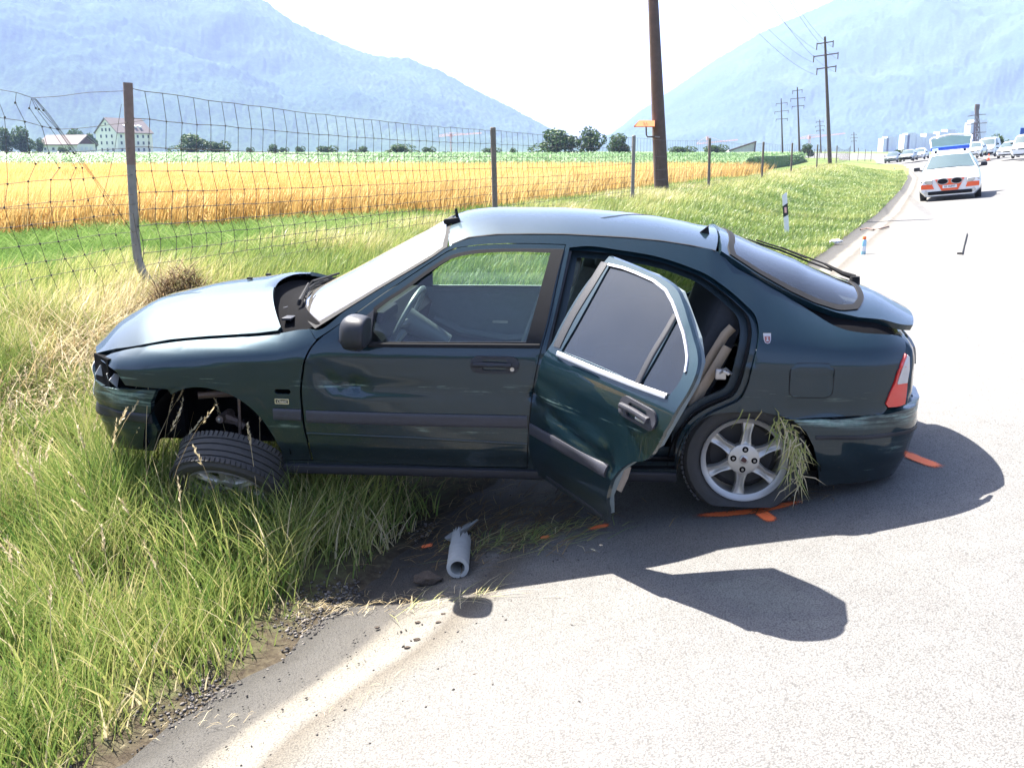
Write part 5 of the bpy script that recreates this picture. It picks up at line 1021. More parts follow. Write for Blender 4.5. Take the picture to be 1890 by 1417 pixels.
# ---- trees
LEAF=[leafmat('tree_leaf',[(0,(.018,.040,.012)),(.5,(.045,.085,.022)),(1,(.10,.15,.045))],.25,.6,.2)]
BARK=simple('tree_bark',(.09,.07,.05),.95,0,.3,4)
def tree_mesh(seed,lobes=7,n=1500,w=1.0,zl=.16,zh=.76):
    rg=np.random.default_rng(seed); C=[];R=[]
    for k in range(lobes):
        a=rg.uniform(0,2*math.pi); r=rg.uniform(0,.30)*w; C.append((r*math.cos(a),r*math.sin(a),rg.uniform(zl,zh))); R.append(rg.uniform(.17,.28))
    C=np.array(C);R=np.array(R); j=rg.integers(0,lobes,n); d=rg.normal(0,1,(n,3)); d/=np.linalg.norm(d,axis=1)[:,None]; rad=R[j]*rg.uniform(.55,1.08,n)**.6
    P=C[j]+d*rad[:,None]*np.array([1,1,.9]); s=rg.uniform(.018,.042,n)
    u=rg.normal(0,1,(n,3)); u/=np.linalg.norm(u,axis=1)[:,None]; v=np.cross(u,rg.normal(0,1,(n,3))); v/=np.linalg.norm(v,axis=1)[:,None]
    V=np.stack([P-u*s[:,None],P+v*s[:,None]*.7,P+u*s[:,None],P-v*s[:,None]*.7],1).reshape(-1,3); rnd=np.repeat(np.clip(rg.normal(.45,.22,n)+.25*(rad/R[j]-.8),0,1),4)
    return V,np.arange(4*n).reshape(n,4),rnd
TM=[]
for sd,lo,w in ((1,8,1.0),(2,7,.75),(3,10,1.25),(4,13,1.05),(5,9,1.0)):
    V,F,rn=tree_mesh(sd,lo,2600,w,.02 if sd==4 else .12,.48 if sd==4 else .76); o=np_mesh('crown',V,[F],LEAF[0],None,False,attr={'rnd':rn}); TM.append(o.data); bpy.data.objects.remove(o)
m=MB(); m.tube([(0,0,-.05),(.01,0,.2),(-.01,.01,.55)],[.035,.028,.012],7); m.tube([(0,0,.25),(.12,.05,.5)],[.016,.006],5); m.tube([(0,0,.3),(-.1,-.05,.55)],[.016,.006],5); _o=m.build('trunk',BARK); TRK=_o.data; bpy.data.objects.remove(_o)
def tree(i,x0,x1,yt,yb,D,label,name='tree',grp='trees and bushes beyond the fields',cat='tree',zbase=.3):
    a=gp((x0+x1)/2,yt,D); w=(x1-x0)/FOC*D; h=a[2]-zbase; t=thing(name,label,cat,(a[0],D,zbase),i*1.3,grp)
    for nm,me in ((('trunk',TRK),('crown',TM[i%5])) if i!=3 else (('crown',TM[3]),)):
        o=bpy.data.objects.new(nm,me); COL.objects.link(o); o.parent=t
        if nm=='crown': 
            bb=np.array([v.co[:] for v in me.vertices]); o.scale=(w/(np.ptp(bb[:,0])*.96),w/(np.ptp(bb[:,0])*.96),h/bb[:,2].max())
        else: o.scale=(h,h,h)
TL=[(0,-18,26,232,280,300,'broad leafy tree at the left picture edge'),(1,22,62,231,281,300,'tall rounded tree between the left edge tree and the barn'),(4,58,84,253,281,310,'small leafy tree touching the left end of the barn'),(2,116,162,236,282,380,'wide pale green tree behind the barn roof'),(0,150,180,244,281,390,'dark leafy tree between barn and farmhouse'),(3,104,128,270,283,310,'low bush in front of the barn wall'),
 (0,314,390,245,282,260,'large dark tree group right of the bent fence post'),(3,376,426,259,281,260,'low bush adjoining the large dark tree group'),(3,452,470,271,283,280,'tiny bush alone on the corn horizon'),(1,496,518,265,282,280,'small upright tree on the corn horizon'),(3,514,534,271,282,280,'small round bush beside the upright horizon tree'),(3,543,564,269,282,300,'little grey bush left of centre on the horizon'),(3,580,626,268,283,280,'wide low bush on the horizon left of centre'),(1,662,685,269,284,260,'small dark conical tree on the horizon'),(3,640,664,275,284,260,'low bush against the dark conical tree'),
 (2,708,776,265,286,230,'wide bushy tree clump above the car windscreen'),(3,776,806,270,286,230,'low bush right of the wide clump'),(3,814,832,279,287,230,'tiny bush under the red crane'),(3,886,928,272,287,230,'low bush just left of the second fence post'),(4,936,958,272,287,220,'small bush just right of the second fence post'),
 (0,982,1076,235,288,200,'large leafy tree, left one of the big pair in the middle'),(4,1056,1126,231,286,200,'large dense tree, right one of the big pair in the middle'),(1,1126,1170,244,286,190,'separate round tree left of the third fence post'),(3,1230,1290,269,283,240,'low hedge bush right of the thick pole'),(3,1296,1348,266,281,240,'low bush left of the slanted shed'),(1,1481,1507,264,281,220,'small round bush at the foot of the power poles'),
 (4,1826,1872,245,275,150,'green bushy tree behind the white queue of cars'),(3,1648,1674,275,296,190,'small dark bush under the isolated tower')]
for q in TL: tree(*q)
tree(3,1804,1850,262,281,148,'lower paler bush in front of the bushy tree')
# ================================================================= vegetation and things lying about
def blades(xy,h,w,lean,rg,rnd,bend=.35,seg=3,az=None,zf=None):
    """grass blades as bent tapering strips: arrays in, (V, quads, tris, rnd) out"""
    n=len(xy); z=(zf or land_z)(xy[:,0],xy[:,1]); a=rg.uniform(0,2*math.pi,n); d=a if az is None else az+rg.normal(0,.6,n)
    fx,fy=np.cos(a),np.sin(a); lx,ly=np.cos(d),np.sin(d); V=np.zeros((n,2*seg+1,3))
    for k in range(seg+1):
        s=k/seg; off=lean*h*(s*.35+ s**2.2*bend*2); zz=z-.02+h*(s*np.sqrt(np.maximum(1-(lean*.6)**2,.15)))-h*lean*bend*s**3*.5
        ww=w*(1-s)**.7*(1.0 if k else .8); cx=xy[:,0]+lx*off; cy=xy[:,1]+ly*off
        if k<seg: V[:,2*k]=np.stack([cx-fx*ww/2,cy-fy*ww/2,zz],1); V[:,2*k+1]=np.stack([cx+fx*ww/2,cy+fy*ww/2,zz],1)
        else: V[:,2*seg]=np.stack([cx,cy,zz],1)
    b=(np.arange(n)*(2*seg+1))[:,None]; Q=np.concatenate([b+np.array([[2*k,2*k+1,2*k+3,2*k+2]]) for k in range(seg-1)]); T=b+np.array([[2*seg-2,2*seg-1,2*seg]])
    return V.reshape(-1,3),Q,T,np.repeat(rnd,2*seg+1)
def merge(name,parts,mat,kind='stuff'):
    V=[];Q=[];T=[];R=[];k=0
    for v,q,t,r in parts: V.append(v);Q.append(q+k);T.append(t+k);R.append(r);k+=len(v)
    o=np_mesh(name,np.concatenate(V),[np.concatenate(Q),np.concatenate(T)],mat,None,True,attr={'rnd':np.concatenate(R)}); o['kind']=kind; return o
GR=leafmat('meadow_grass',[(0,(.030,.075,.014)),(.26,(.10,.17,.036)),(.54,(.215,.27,.068)),(.78,(.38,.37,.13)),(.92,(.50,.42,.22)),(1,(.58,.50,.32))],.40,.45,.4)
DRY=leafmat('dry_straw',[(0,(.20,.14,.06)),(.5,(.40,.31,.16)),(1,(.66,.56,.36))],.30,.6,.3)
def clumpy(n,x0,x1,y0,y1,rg,keep,scale=.30,seed=5):
    P=np.stack([rg.uniform(x0,x1,n),rg.uniform(y0,y1,n)],1); c=fbm(P[:,0]/scale+40,P[:,1]/scale+40,seed,3); return P[(rg.uniform(0,1,n)<np.clip((c-.30)*2.6,.05,1))&keep(P)]
rg=np.random.default_rng(5)
wheelx,wheely=-1.75,5.15
def trampled(P): return np.exp(-((P[:,0]+2.9)/.9)**2-((P[:,1]-7.9)/1.3)**2)
parts=[]
# -- near verge, tall and loose
P=clumpy(175000,-4.9,.2,2.3,8.0,rg,lambda P:(side_s(P[:,0],P[:,1])<-.10))
s=-side_s(P[:,0],P[:,1]); edge=sstep(.0,.42,s+.25*(fbm(P[:,0]*2,P[:,1]*2,9,2)-.5)); k=rg.uniform(0,1,len(P))<(.10+.90*edge); P=P[k]; s=s[k]; edge=edge[k]
undercar=((P[:,0]+.25)/1.15)**2+((P[:,1]-5.9)/.75)**2<1; P=P[~undercar]; edge=edge[~undercar]; s=s[~undercar]
tr=trampled(P); patch=fbm(P[:,0]/.5,P[:,1]/.5,21,3)
h=(.08+.205*edge)*rg.uniform(.55,1.25,len(P))*(1-.45*tr)*(.75+.5*patch); h*=np.where((P[:,0]>-3.4)&(P[:,1]>5.3),.70,1.0)*np.where((P[:,0]>-2.4)&(P[:,1]>4.3)&(P[:,1]<5.3),1.40,1.0)*np.where((P[:,0]<-1.95)&(P[:,1]>4.6),1.45,1.0)
rnd=np.clip(.20+.80*(patch-.25)+rg.normal(.04,.20,len(P))+.30*tr+.22*(1-edge)*rg.uniform(0,1,len(P))+ (rg.uniform(0,1,len(P))<.07)*.4,0,1)
bw=np.where(rg.uniform(0,1,len(P))<.35,rg.uniform(.008,.014,len(P)),rg.uniform(.004,.008,len(P)))
parts.append(blades(P,h,bw,rg.uniform(.05,.75,len(P))*(1+.6*tr),rg,rnd,.36,4))
og=merge('verge_grass',parts,GR)
# -- seed heads on tall stalks
def stalks(name,pts,hh,rg,az=None):
    pa=[]; V=[];Q=[];T=[];R=[];k0=0
    for (x,y),h in zip(pts,hh):
        a=rg.uniform(0,6.28) if az is None else az+rg.normal(0,.5); z=float(land_z(x,y)); bend=rg.uniform(.10,.55); L=[]
        for s in np.linspace(0,1,8): L.append((x+math.cos(a)*h*bend*s**2.2,y+math.sin(a)*h*bend*s**2.2,z+h*s*(1-.18*bend*s)))
        L=np.array(L); sd=np.array([-math.sin(a),math.cos(a),0])*.0014; v=np.stack([L-sd,L+sd],1).reshape(-1,3); n=len(L)
        V.append(v); Q.append(np.array([[2*i,2*i+1,2*i+3,2*i+2] for i in range(n-1)])+k0); R.append(np.full(len(v),rg.uniform(.1,.6))); k0+=len(v)
        d=L[-1]-L[-3]; d/=np.linalg.norm(d); m_=int(rg.integers(14,26)); ln=rg.uniform(.08,.15)
        for j in range(m_):
            s=j/m_; c=L[-1]-d*ln*(1-s)*1.0+d*.01; q=rg.normal(0,1,3); q/=np.linalg.norm(q); e=q*.5+d*.9; e/=np.linalg.norm(e); b=np.cross(e,q); b/=np.linalg.norm(b)+1e-9; l=.027*(1.1-s*.5); w=.0038
            v=np.array([c,c+e*l*.5+b*w,c+e*l,c+e*l*.5-b*w]); V.append(v); Q.append(np.array([[0,1,2,3]])+k0); R.append(np.full(4,rg.uniform(.6,1))); k0+=4
    o=np_mesh(name,np.concatenate(V),[np.concatenate(Q)],DRY,None,True,attr={'rnd':np.concatenate(R)}); o['kind']='stuff'; return o
ps=clumpy(520,-4.2,-.4,2.6,6.6,rg,lambda P:(side_s(P[:,0],P[:,1])<-.45)); stalks('seed_head_stalks',ps,rg.uniform(.40,.72,len(ps)),rg,2.4)
# tall stalks in front of the broken nose
q=[at_z(a,b,-.15) for a,b in ((215,900),(232,905),(250,890),(262,880),(285,885),(300,893),(205,870),(195,880),(238,870))]; stalks('seed_head_stalks',[(a[0]+.05,a[1]-.25) for a in q],[.82,.95,.72,.90,.70,1.0,.80,.86,1.05],rg,.4)
ps=clumpy(60,-2.9,-1.7,4.3,5.4,rg,lambda P:P[:,0]<9); stalks('seed_head_stalks',ps,rg.uniform(.62,.98,len(ps)),rg,.6)
# -- verge beyond the car up to the fence and along the road
parts=[]
N=230000; yy=6.0*np.exp(rg.uniform(0,math.log(90/6.0),N)); ss=-rg.uniform(.02,6.5,N); P=np.stack([edge_x(yy)+ss/.9,yy],1)
k=(P[:,0]/P[:,1]>-1.0)&~((P[:,1]<8.0)&(P[:,0]<-.1)&(P[:,0]>-5)&(P[:,1]<7.9)&(ss<-.1)&(P[:,1]<6.6)); k&=~(((P[:,0]-.3)/1.6)**2+((P[:,1]-5.6)/.95)**2<1); P=P[k]; ss=ss[k]
patch=fbm(P[:,0]/1.2,P[:,1]/1.2,33,3); tall=sstep(2.2,5.0,-ss)
h=(.13+.17*tall)*rg.uniform(.6,1.25,len(P))*(.65+.7*patch)*(1+.10*np.minimum(P[:,1]/40,1)); w=rg.uniform(.005,.010,len(P))*(1+P[:,1]/16)
tr=trampled(P); rnd=np.clip(.30+.7*(patch-.35)+rg.normal(.03,.13,len(P))+.20*tall+.35*tr-.12*np.exp(-((ss+3.5)/1.2)**2),0,1); h*=1-.4*tr
parts.append(blades(P,h,w,rg.uniform(.1,.65,len(P)),rg,rnd,.4,3,.3))
merge('bank_grass',parts,GR)
# -- bright green strip of clover and weeds between fence and wheat
MEAD=leafmat('clover_leaf',[(0,(.075,.145,.028)),(.5,(.165,.26,.065)),(.85,(.30,.36,.13)),(1,(.50,.50,.25))],.45,.5,.4)
N=130000; yy=7.0*np.exp(rg.uniform(0,math.log(46/7.0),N)); ss=-rg.uniform(5.6,15.5,N); P=np.stack([edge_x(yy)+ss/.9,yy],1); WN=lambda P: -7.6-7.2*sstep(22,9,P[:,1])
k=(side_s(P[:,0],P[:,1])>WN(P)-.3)&(P[:,0]/P[:,1]>-1.0); P=P[k]; patch=fbm(P[:,0]/1.6,P[:,1]/1.6,45,3)
merge('clover_strip',[blades(P,rg.uniform(.14,.34,len(P))*(.7+.6*patch),rg.uniform(.014,.030,len(P))*(1+P[:,1]/40),rg.uniform(.3,1.0,len(P)),rg,np.clip(patch+rg.normal(-.05,.16,len(P)),0,1),.5,2)],MEAD)
# -- ripe wheat
WH=leafmat('ripe_wheat',[(0,(.33,.20,.058)),(.5,(.49,.33,.115)),(1,(.62,.46,.20))],.35,.6,.3)
N=330000; yy=9*np.exp(rg.uniform(0,math.log(66/9),N)); xx=rg.uniform(-1.05,.55,N)*yy; P=np.stack([xx,yy],1); s=side_s(P[:,0],P[:,1])
k=(s<WN(P)+rg.normal(0,.25,N))&(yy<62)&(s>-70); P=P[k]; patch=fbm(P[:,0]/3,P[:,1]/3,61,3)
wz=lambda x,y: land_z(x,y)+0*x
h=rg.uniform(.62,.86,len(P))*(.9+.25*patch)
merge('wheat_field',[blades(P,h,rg.uniform(.010,.018,len(P))*(1+P[:,1]/22),rg.uniform(.1,.5,len(P)),rg,np.clip(.5+1.1*(patch-.5)+rg.normal(0,.2,len(P)),0,1),.35,2,0.2)],WH)
wy=np.concatenate([np.arange(8,24,.4),np.arange(24,63,1.5)]); wx=np.linspace(0,1,70); SS,YY=np.meshgrid(wx,wy,indexing='ij'); s1=-7.9-7.2*sstep(22,9,YY); SV=s1-SS*70; XX=edge_x(YY)+SV/.9; ZZ=land_z(XX,YY)+.50*sstep(0,.02,SS)*sstep(8,9,YY)+.03*(fbm(XX*2,YY*2,71,2)-.5); ii=np.arange(XX.size).reshape(XX.shape)
tt=NT('wheat_mass'); tt.base(tt.ramp(tt.noise(tt.coord(),30,4,.7),[(.3,(.30,.19,.06)),(.7,(.48,.34,.13))])); tt.set(Roughness=.95); tt.p.inputs['Specular IOR Level'].default_value=.1
o=np_mesh('wheat_understorey',np.stack([XX,YY,ZZ],-1),[np.stack([ii[:-1,:-1],ii[1:,:-1],ii[1:,1:],ii[:-1,1:]],-1).reshape(-1,4)],tt.m); o['kind']='stuff'
# -- maize beyond the wheat
CORN=leafmat('maize_leaf',[(0,(.035,.10,.025)),(.5,(.085,.17,.05)),(1,(.26,.34,.18))],  .35,.42,.3)
def corn_field():
    V=[];Q=[];R=[];k=0; rg=np.random.default_rng(8)
    rows=np.concatenate([np.arange(63,74,.75),np.arange(74,150,2.2)]); X=[];Y=[]
    for y in rows:
        sp=.32 if y<74 else .8; xs=np.arange(-.95*y,.48*y,sp*rg.uniform(.9,1.1)); X.append(xs+rg.normal(0,.06,len(xs))); Y.append(np.full(len(xs),y)+rg.normal(0,.08,len(xs)))
    X=np.concatenate(X);Y=np.concatenate(Y); m=side_s(X,Y)<-9.5; X=X[m];Y=Y[m]; n=len(X); Z=land_z(X,Y); H=rg.uniform(1.12,1.42,n); nl=7
    A=rg.uniform(0,math.pi,n)
    for j in range(nl):
        a=A+math.pi*(j%2)+rg.normal(0,.5,n); zb=Z+H*(.18+.72*j/nl)*rg.uniform(.92,1.05,n); L=rg.uniform(.40,.72,n)*np.where(Y>74,1.3,1); w=rg.uniform(.055,.09,n)*np.where(Y>74,1.8,1); dx,dy=np.cos(a),np.sin(a); px_,py_=-dy,dx
        for s0,s1 in ((0,.5),(.5,1)):
            def pt(s,sd): 
                zz=zb+L*(.75*s-.85*s*s); ww=w*(1-s**2)*.5+.002; return np.stack([X+dx*L*s*.8+px_*ww*sd,Y+dy*L*s*.8+py_*ww*sd,zz],1)
            v=np.stack([pt(s0,-1),pt(s0,1),pt(s1,1),pt(s1,-1)],1).reshape(-1,3); V.append(v); Q.append(np.arange(4*n).reshape(n,4)+k); k+=4*n; R.append(np.repeat(np.clip(rg.normal(.45,.25,n),0,1),4))
    o=np_mesh('maize_field',np.concatenate(V),[np.concatenate(Q)],CORN,None,True,attr={'rnd':np.concatenate(R)}); o['kind']='stuff'
corn_field()
cy=np.linspace(62.6,420,60); cx=np.linspace(-1.05,.52,80); CX,CY2=np.meshgrid(cx,cy,indexing='ij'); XX=CX*CY2; XX=np.minimum(XX,edge_x(CY2)-9.8/.9); ZZ=land_z(XX,CY2)+.95*sstep(62.6,64,CY2)*sstep(0,.03,.52-CX); ii=np.arange(XX.size).reshape(XX.shape)
tt=NT('maize_mass'); tt.base(tt.ramp(tt.noise(tt.coord(),9,4,.7),[(.3,(.05,.10,.03)),(.7,(.14,.22,.08))])); tt.set(Roughness=.9); o=np_mesh('maize_understorey',np.stack([XX,CY2,ZZ],-1),[np.stack([ii[:-1,:-1],ii[1:,:-1],ii[1:,1:],ii[:-1,1:]],-1).reshape(-1,4)],tt.m); o['kind']='stuff'
# -- flattened hay and torn turf round the bent post
HM=leafmat('old_hay',[(0,(.05,.032,.018)),(.5,(.17,.11,.05)),(1,(.36,.27,.14))],.2,.8,.1)
def heap(name,c,r,hh,n,mat,rg,w=.006,l=(.12,.34),bias=0):
    P=np.stack([c[0]+rg.normal(0,r[0],n),c[1]+rg.normal(0,r[1],n)],1); d=np.exp(-((P[:,0]-c[0])/r[0])**2/2-((P[:,1]-c[1])/r[1])**2/2); z=land_z(P[:,0],P[:,1])+d*hh*rg.uniform(0,1,n)+.01; a=rg.uniform(0,6.283,n); e=rg.normal(.15,.35,n); L=rg.uniform(*l,n)
    D=np.stack([np.cos(a)*np.cos(e),np.sin(a)*np.cos(e),np.sin(e)],1); S=np.stack([-np.sin(a),np.cos(a),0*a],1)*w/2; B=np.stack([P[:,0],P[:,1],z],1); M=B+D*L[:,None]*.5+np.array([0,0,.02])
    E=B+D*L[:,None]; V=np.stack([B-S,B+S,M+S,M-S,E],1).reshape(-1,3); b=(np.arange(n)*5)[:,None]; o=np_mesh(name,V,[b+np.array([[0,1,2,3]]),b+np.array([[3,2,4]])],mat,None,True,attr={'rnd':np.repeat(np.clip(rg.normal(.5+bias,.25,n),0,1),5)}); o['kind']='stuff'; return o
heap('hay_heap',at_y(338,530,8.7)[:2],(.20,.22),.52,3200,HM,rg,.008,(.10,.28),-.22)
heap('flattened_hay',(-3.35,7.6),(.75,.75),.10,5200,DRY,rg,.006,(.2,.5)); heap('flattened_hay',(-4.1,6.6),(.8,.6),.08,3000,DRY,rg,.006,(.2,.5))
heap('flattened_hay',at_y(290,540,9.2)[:2],(.35,.3),.12,1200,DRY,rg,.006,(.15,.4))
# scraps under and beside the car
def scraps(name,px,n,r,mat,l=(.06,.22),w=.004,hz=.02,bias=0):
    global rg
    c=on_road(*px); P=np.stack([c[0]+rg.normal(0,r[0],n),c[1]+rg.normal(0,r[1],n)],1); z=np.where(side_s(P[:,0],P[:,1])>0,road_z(P[:,0],P[:,1])+.006,land_z(P[:,0],P[:,1])+.004)+rg.uniform(0,hz,n)
    a=rg.normal(.5,.9,n); L=rg.uniform(*l,n); D=np.stack([np.cos(a),np.sin(a),.171*np.cos(a)+rg.normal(0,.05,n)],1); S=np.stack([-np.sin(a),np.cos(a),0*a],1)*w/2; B=np.stack([P[:,0],P[:,1],z],1); M=B+D*L[:,None]*.5+np.array([0,0,.008])+S*4; E=B+D*L[:,None]
    V=np.stack([B-S,B+S,M+S,M-S,E],1).reshape(-1,3); b=(np.arange(n)*5)[:,None]; o=np_mesh(name,V,[b+np.array([[0,1,2,3]]),b+np.array([[3,2,4]])],mat,None,True,attr={'rnd':np.repeat(np.clip(rg.normal(.5+bias,.22,n),0,1),5)}); o['kind']='stuff'; return o
_nrm=np.array([-.171,0,1.0]); _nrm/=np.linalg.norm(_nrm)
def on_road(px,py):
    P=at_z(px,py,0.0)
    for _ in range(30): P=at_z(px,py,gz(P[0],P[1]))
    return P
scraps('torn_grass',(905,985),420,(.28,.22),HM,(.06,.22),.004,.03,.05); scraps('torn_grass',(960,1000),160,(.20,.08),GR,(.08,.25),.004,.02,.1); scraps('torn_grass',(800,1120),34,(.20,.04),GR,(.08,.24),.0025,.01,.35); scraps('torn_grass',(830,905),300,(.45,.25),HM,(.06,.2),.004,.03,-.15); scraps('torn_grass',(640,1125),120,(.22,.06),DRY,(.03,.10),.002,.01); scraps('torn_grass',(300,1345),70,(.45,.05),DRY,(.02,.08),.0016,.006); scraps('torn_grass',(1440,925),90,(.10,.07),HM,(.05,.18),.004,.03,.1)
# earth thrown on to the asphalt under the car
def sheet(name,pts,mat,zo,kind='structure',jag=.0,inner=None):
    P=[on_road(*p) for p in pts]; P=np.array(P); c=P.mean(0); V=[c]+list(P); n=len(P); V=np.array(V); 
    for v in V: v[2]=gz(v[0],v[1])+(.004 if side_s(v[0],v[1])>0 else 0)+zo
    o=np_mesh(name,V,[np.array([(0,1+i,1+(i+1)%n) for i in range(n)])],mat,None,True); o['kind']=kind; return o
# gravel at the asphalt's edge
GRV=NT('edge_gravel'); _a=GRV.node('ShaderNodeAttribute'); _a.attribute_name='rnd'; GRV.base(GRV.ramp(_a.outputs['Fac'],[(0,(.03,.028,.026)),(.6,(.10,.09,.08)),(1,(.20,.18,.16))])); GRV.set(Roughness=.95); GRV.p.inputs['Specular IOR Level'].default_value=.1; GRV=GRV.m
def stones(name,cx,n,size,rg,mat,spread):
    V=[];F=[];k=0; bs=[]
    for s in range(6):
        bm=bmesh.new(); bmesh.ops.create_icosphere(bm,subdivisions=1,radius=1); bs.append((np.array([v.co[:] for v in bm.verts])*rg.uniform(.45,1.15,(len(bm.verts),1)),np.array([[v.index for v in f.verts] for f in bm.faces]))); bm.free()
    for i in range(n):
        x,y=spread(rg); b,f=bs[i%6]; r=size[0]+(size[1]-size[0])*rg.uniform()**2.2; a=rg.uniform(0,6.28); c,s=math.cos(a),math.sin(a); R=np.array([[c,-s,0],[s,c,0],[0,0,1]]); z=(road_z(x,y)+.004 if side_s(x,y)>0 else land_z(x,y)); V.append((b*np.array([1,.8,.55])*r)@R.T+np.array([x,y,float(z)+r*.25])); F.append(f+k); k+=len(b)
    o=np_mesh(name,np.concatenate(V),[np.concatenate(F)],mat,None,False,attr={'rnd':np.concatenate([np.full(len(v),rg.uniform()) for v in V])}); o['kind']='stuff'; return o
def sp_edge(rg): 
    
    while True:
        y=rg.uniform(2.6,5.0); s=-abs(rg.normal(0,.13)); x=edge_x(y)+s/.9-.01
        if fbm(np.array([x*2.2+7]),np.array([y*2.2]),12,3)[0]>.50+.04*rg.normal(): return x,y
stones('gravel',None,2800,(.002,.013),rg,GRV,sp_edge)
def sp_road(rg):
    while True:
        y=rg.uniform(2.5,5.5); x=edge_x(y)+abs(rg.normal(0,.55)); return x,y
stones('road_grit',None,420,(.003,.009),rg,simple('dark_grit',(.06,.052,.045),.9,0,.4,40),sp_road)
def clod(px,r,label,name='earth_clod',cat='clod',mat=None,grp=None,sq=.6):
    p=on_road(*px); bm=bmesh.new(); bmesh.ops.create_icosphere(bm,subdivisions=3,radius=1); rr=np.random.default_rng(int(px[0]))
    o=rr.uniform(0,9)
    for v in bm.verts: n=fbm(np.array([v.co.x*1.4+o+9]),np.array([v.co.y*1.4+v.co.z*2+9]),4,3)[0]; v.co=Vector((v.co.x*1.25,v.co.y*.85,v.co.z*sq))*(r*(.75 if r<.03 else 1)*(.6+.8*n))
    me=bpy.data.meshes.new(name); bm.to_mesh(me); bm.free(); me.materials.append(mat or CLODM); q=bpy.data.objects.new(name,me); COL.objects.link(q); q.location=p+np.array([0,0,r*sq*.55]); tag(q,label,cat,grp); return q
CLODM=simple('earth_clod_soil',(.085,.062,.045),.95,0,.5,30,.9,bdist=.02)
clod((787,1074),.055,'big flat clod of earth left of the broken pipe')
for k,(px,r,lab) in enumerate((((696,1159),.012,'dark stone on the dusty band at the end of the lying grass blades'),((771,1150),.014,'small clod beside the lying grass stem, upper one'),((809,1150),.014,'small clod on the brown band below the mirror shadow'),((770,1182),.016,'dark clod on the white dust, middle of the band'),((752,1197),.015,'dark clod on the white dust, lowest of the scatter'),((876,1245),.008,'tiny pebble alone on the bright asphalt'),((818,1134),.012,'small dark clod just below the mirror shadow'))): clod(px,r,lab,'earth_crumb','clod',None,'crumbs of earth on the asphalt')
# ---- the broken concrete pipe
PIPE=simple('grey_fibre_cement',(.30,.30,.28),.85,0,.18,20,.35)
pa=on_road(845,1066); pb_=on_road(853,992); ax=Vector(pb_-pa).normalized(); ang=math.atan2(ax.y,ax.x); bp_=thing('broken_pipe','broken grey fibre cement pipe lying on the dirty asphalt under the open door','pipe',tuple(pa))
def pipe_shell(R,r,L,jag,seed,split=None):
    n=40; rr=np.random.default_rng(seed); V=[];F=[]; rings=[0,.004,.03]+list(np.linspace(.06,1,14)); th=np.linspace(0,2*math.pi,n,endpoint=False)
    end=1-jag*(.35+.65*np.abs(np.sin(th*1.5+.7)))*(.6+.4*rr.uniform(0,1,n)); 
    for k,s in enumerate(rings):
        q=np.minimum(s,end)*L; ro=R-(.004 if k==0 else 0)+.0015*math.sin(s*30); V.append(np.stack([ro*np.cos(th),ro*np.sin(th),q],1))
    for s in rings[::-1]:
        q=np.minimum(s,end)*L; V.append(np.stack([r*np.cos(th),r*np.sin(th),q],1))
    m=len(V); V=np.concatenate(V); F=[(i*n+j,i*n+(j+1)%n,((i+1)%m)*n+(j+1)%n,((i+1)%m)*n+j) for i in range(m) for j in range(n)]; return V,F
Rp=.052; V,F=pipe_shell(Rp,.034,.27,.22,3); Ml=Matrix.Translation((0,0,Rp*.95))@Matrix.Rotation(ang,4,'Z')@Matrix.Rotation(math.radians(90)-math.asin(ax.z),4,'Y')
MB().add([(Ml@Vector(v))[:] for v in V],F).build('barrel',PIPE,bp_)
def shard(w,l,M,name):
    n=9; V=[]
    for R in (.052,.040):
        for s in (0,.3,.6,.85,1):
            for k in range(n): a=(k/(n-1)-.5)*w*(1-.30*s**2); V.append((R*math.cos(a),R*math.sin(a),l*s*(1+.22*math.sin(k*2.1+w*5))))
    F=[]
    for q in (0,5): F+=[tuple(((q+i)*n+j,(q+i)*n+j+1,(q+i+1)*n+j+1,(q+i+1)*n+j)) if q==0 else tuple(((q+i)*n+j,(q+i+1)*n+j,(q+i+1)*n+j+1,(q+i)*n+j+1)) for i in range(4) for j in range(n-1)]
    for i in range(4): F+=[(i*n,(i+1)*n,(6+i)*n,(5+i)*n),((i+1)*n-1,(6+i)*n-1,(7+i)*n-1,(i+2)*n-1)]
    F+=[tuple((4*n+j+1,4*n+j,9*n+j,9*n+j+1)) for j in range(n-1)]+[tuple((j,j+1,5*n+j+1,5*n+j)) for j in range(n-1)]
    return MB().add([(M@Vector(v))[:] for v in V],F).build(name,PIPE,bp_)
shard(1.9,.13,Ml@Matrix.Translation((0,0,.20))@Matrix.Rotation(-2.2,4,'Z'),'shard')
shard(1.2,.17,Ml@Matrix.Translation((.0,0,.20))@Matrix.Rotation(2.6,4,'Z'),'shard')
shard(1.0,.10,Ml@Matrix.Translation((.0,0,.20))@Matrix.Rotation(.6,4,'Z'),'shard')
sh=on_road(829,1003)-pa; shard(2.4,.17,Matrix.Translation((sh[0],sh[1],sh[2]+.062))@Matrix.Rotation(ang-.55,4,'Z')@Matrix.Rotation(math.radians(82),4,'Y')@Matrix.Rotation(-.5,4,'Z'),'shard')
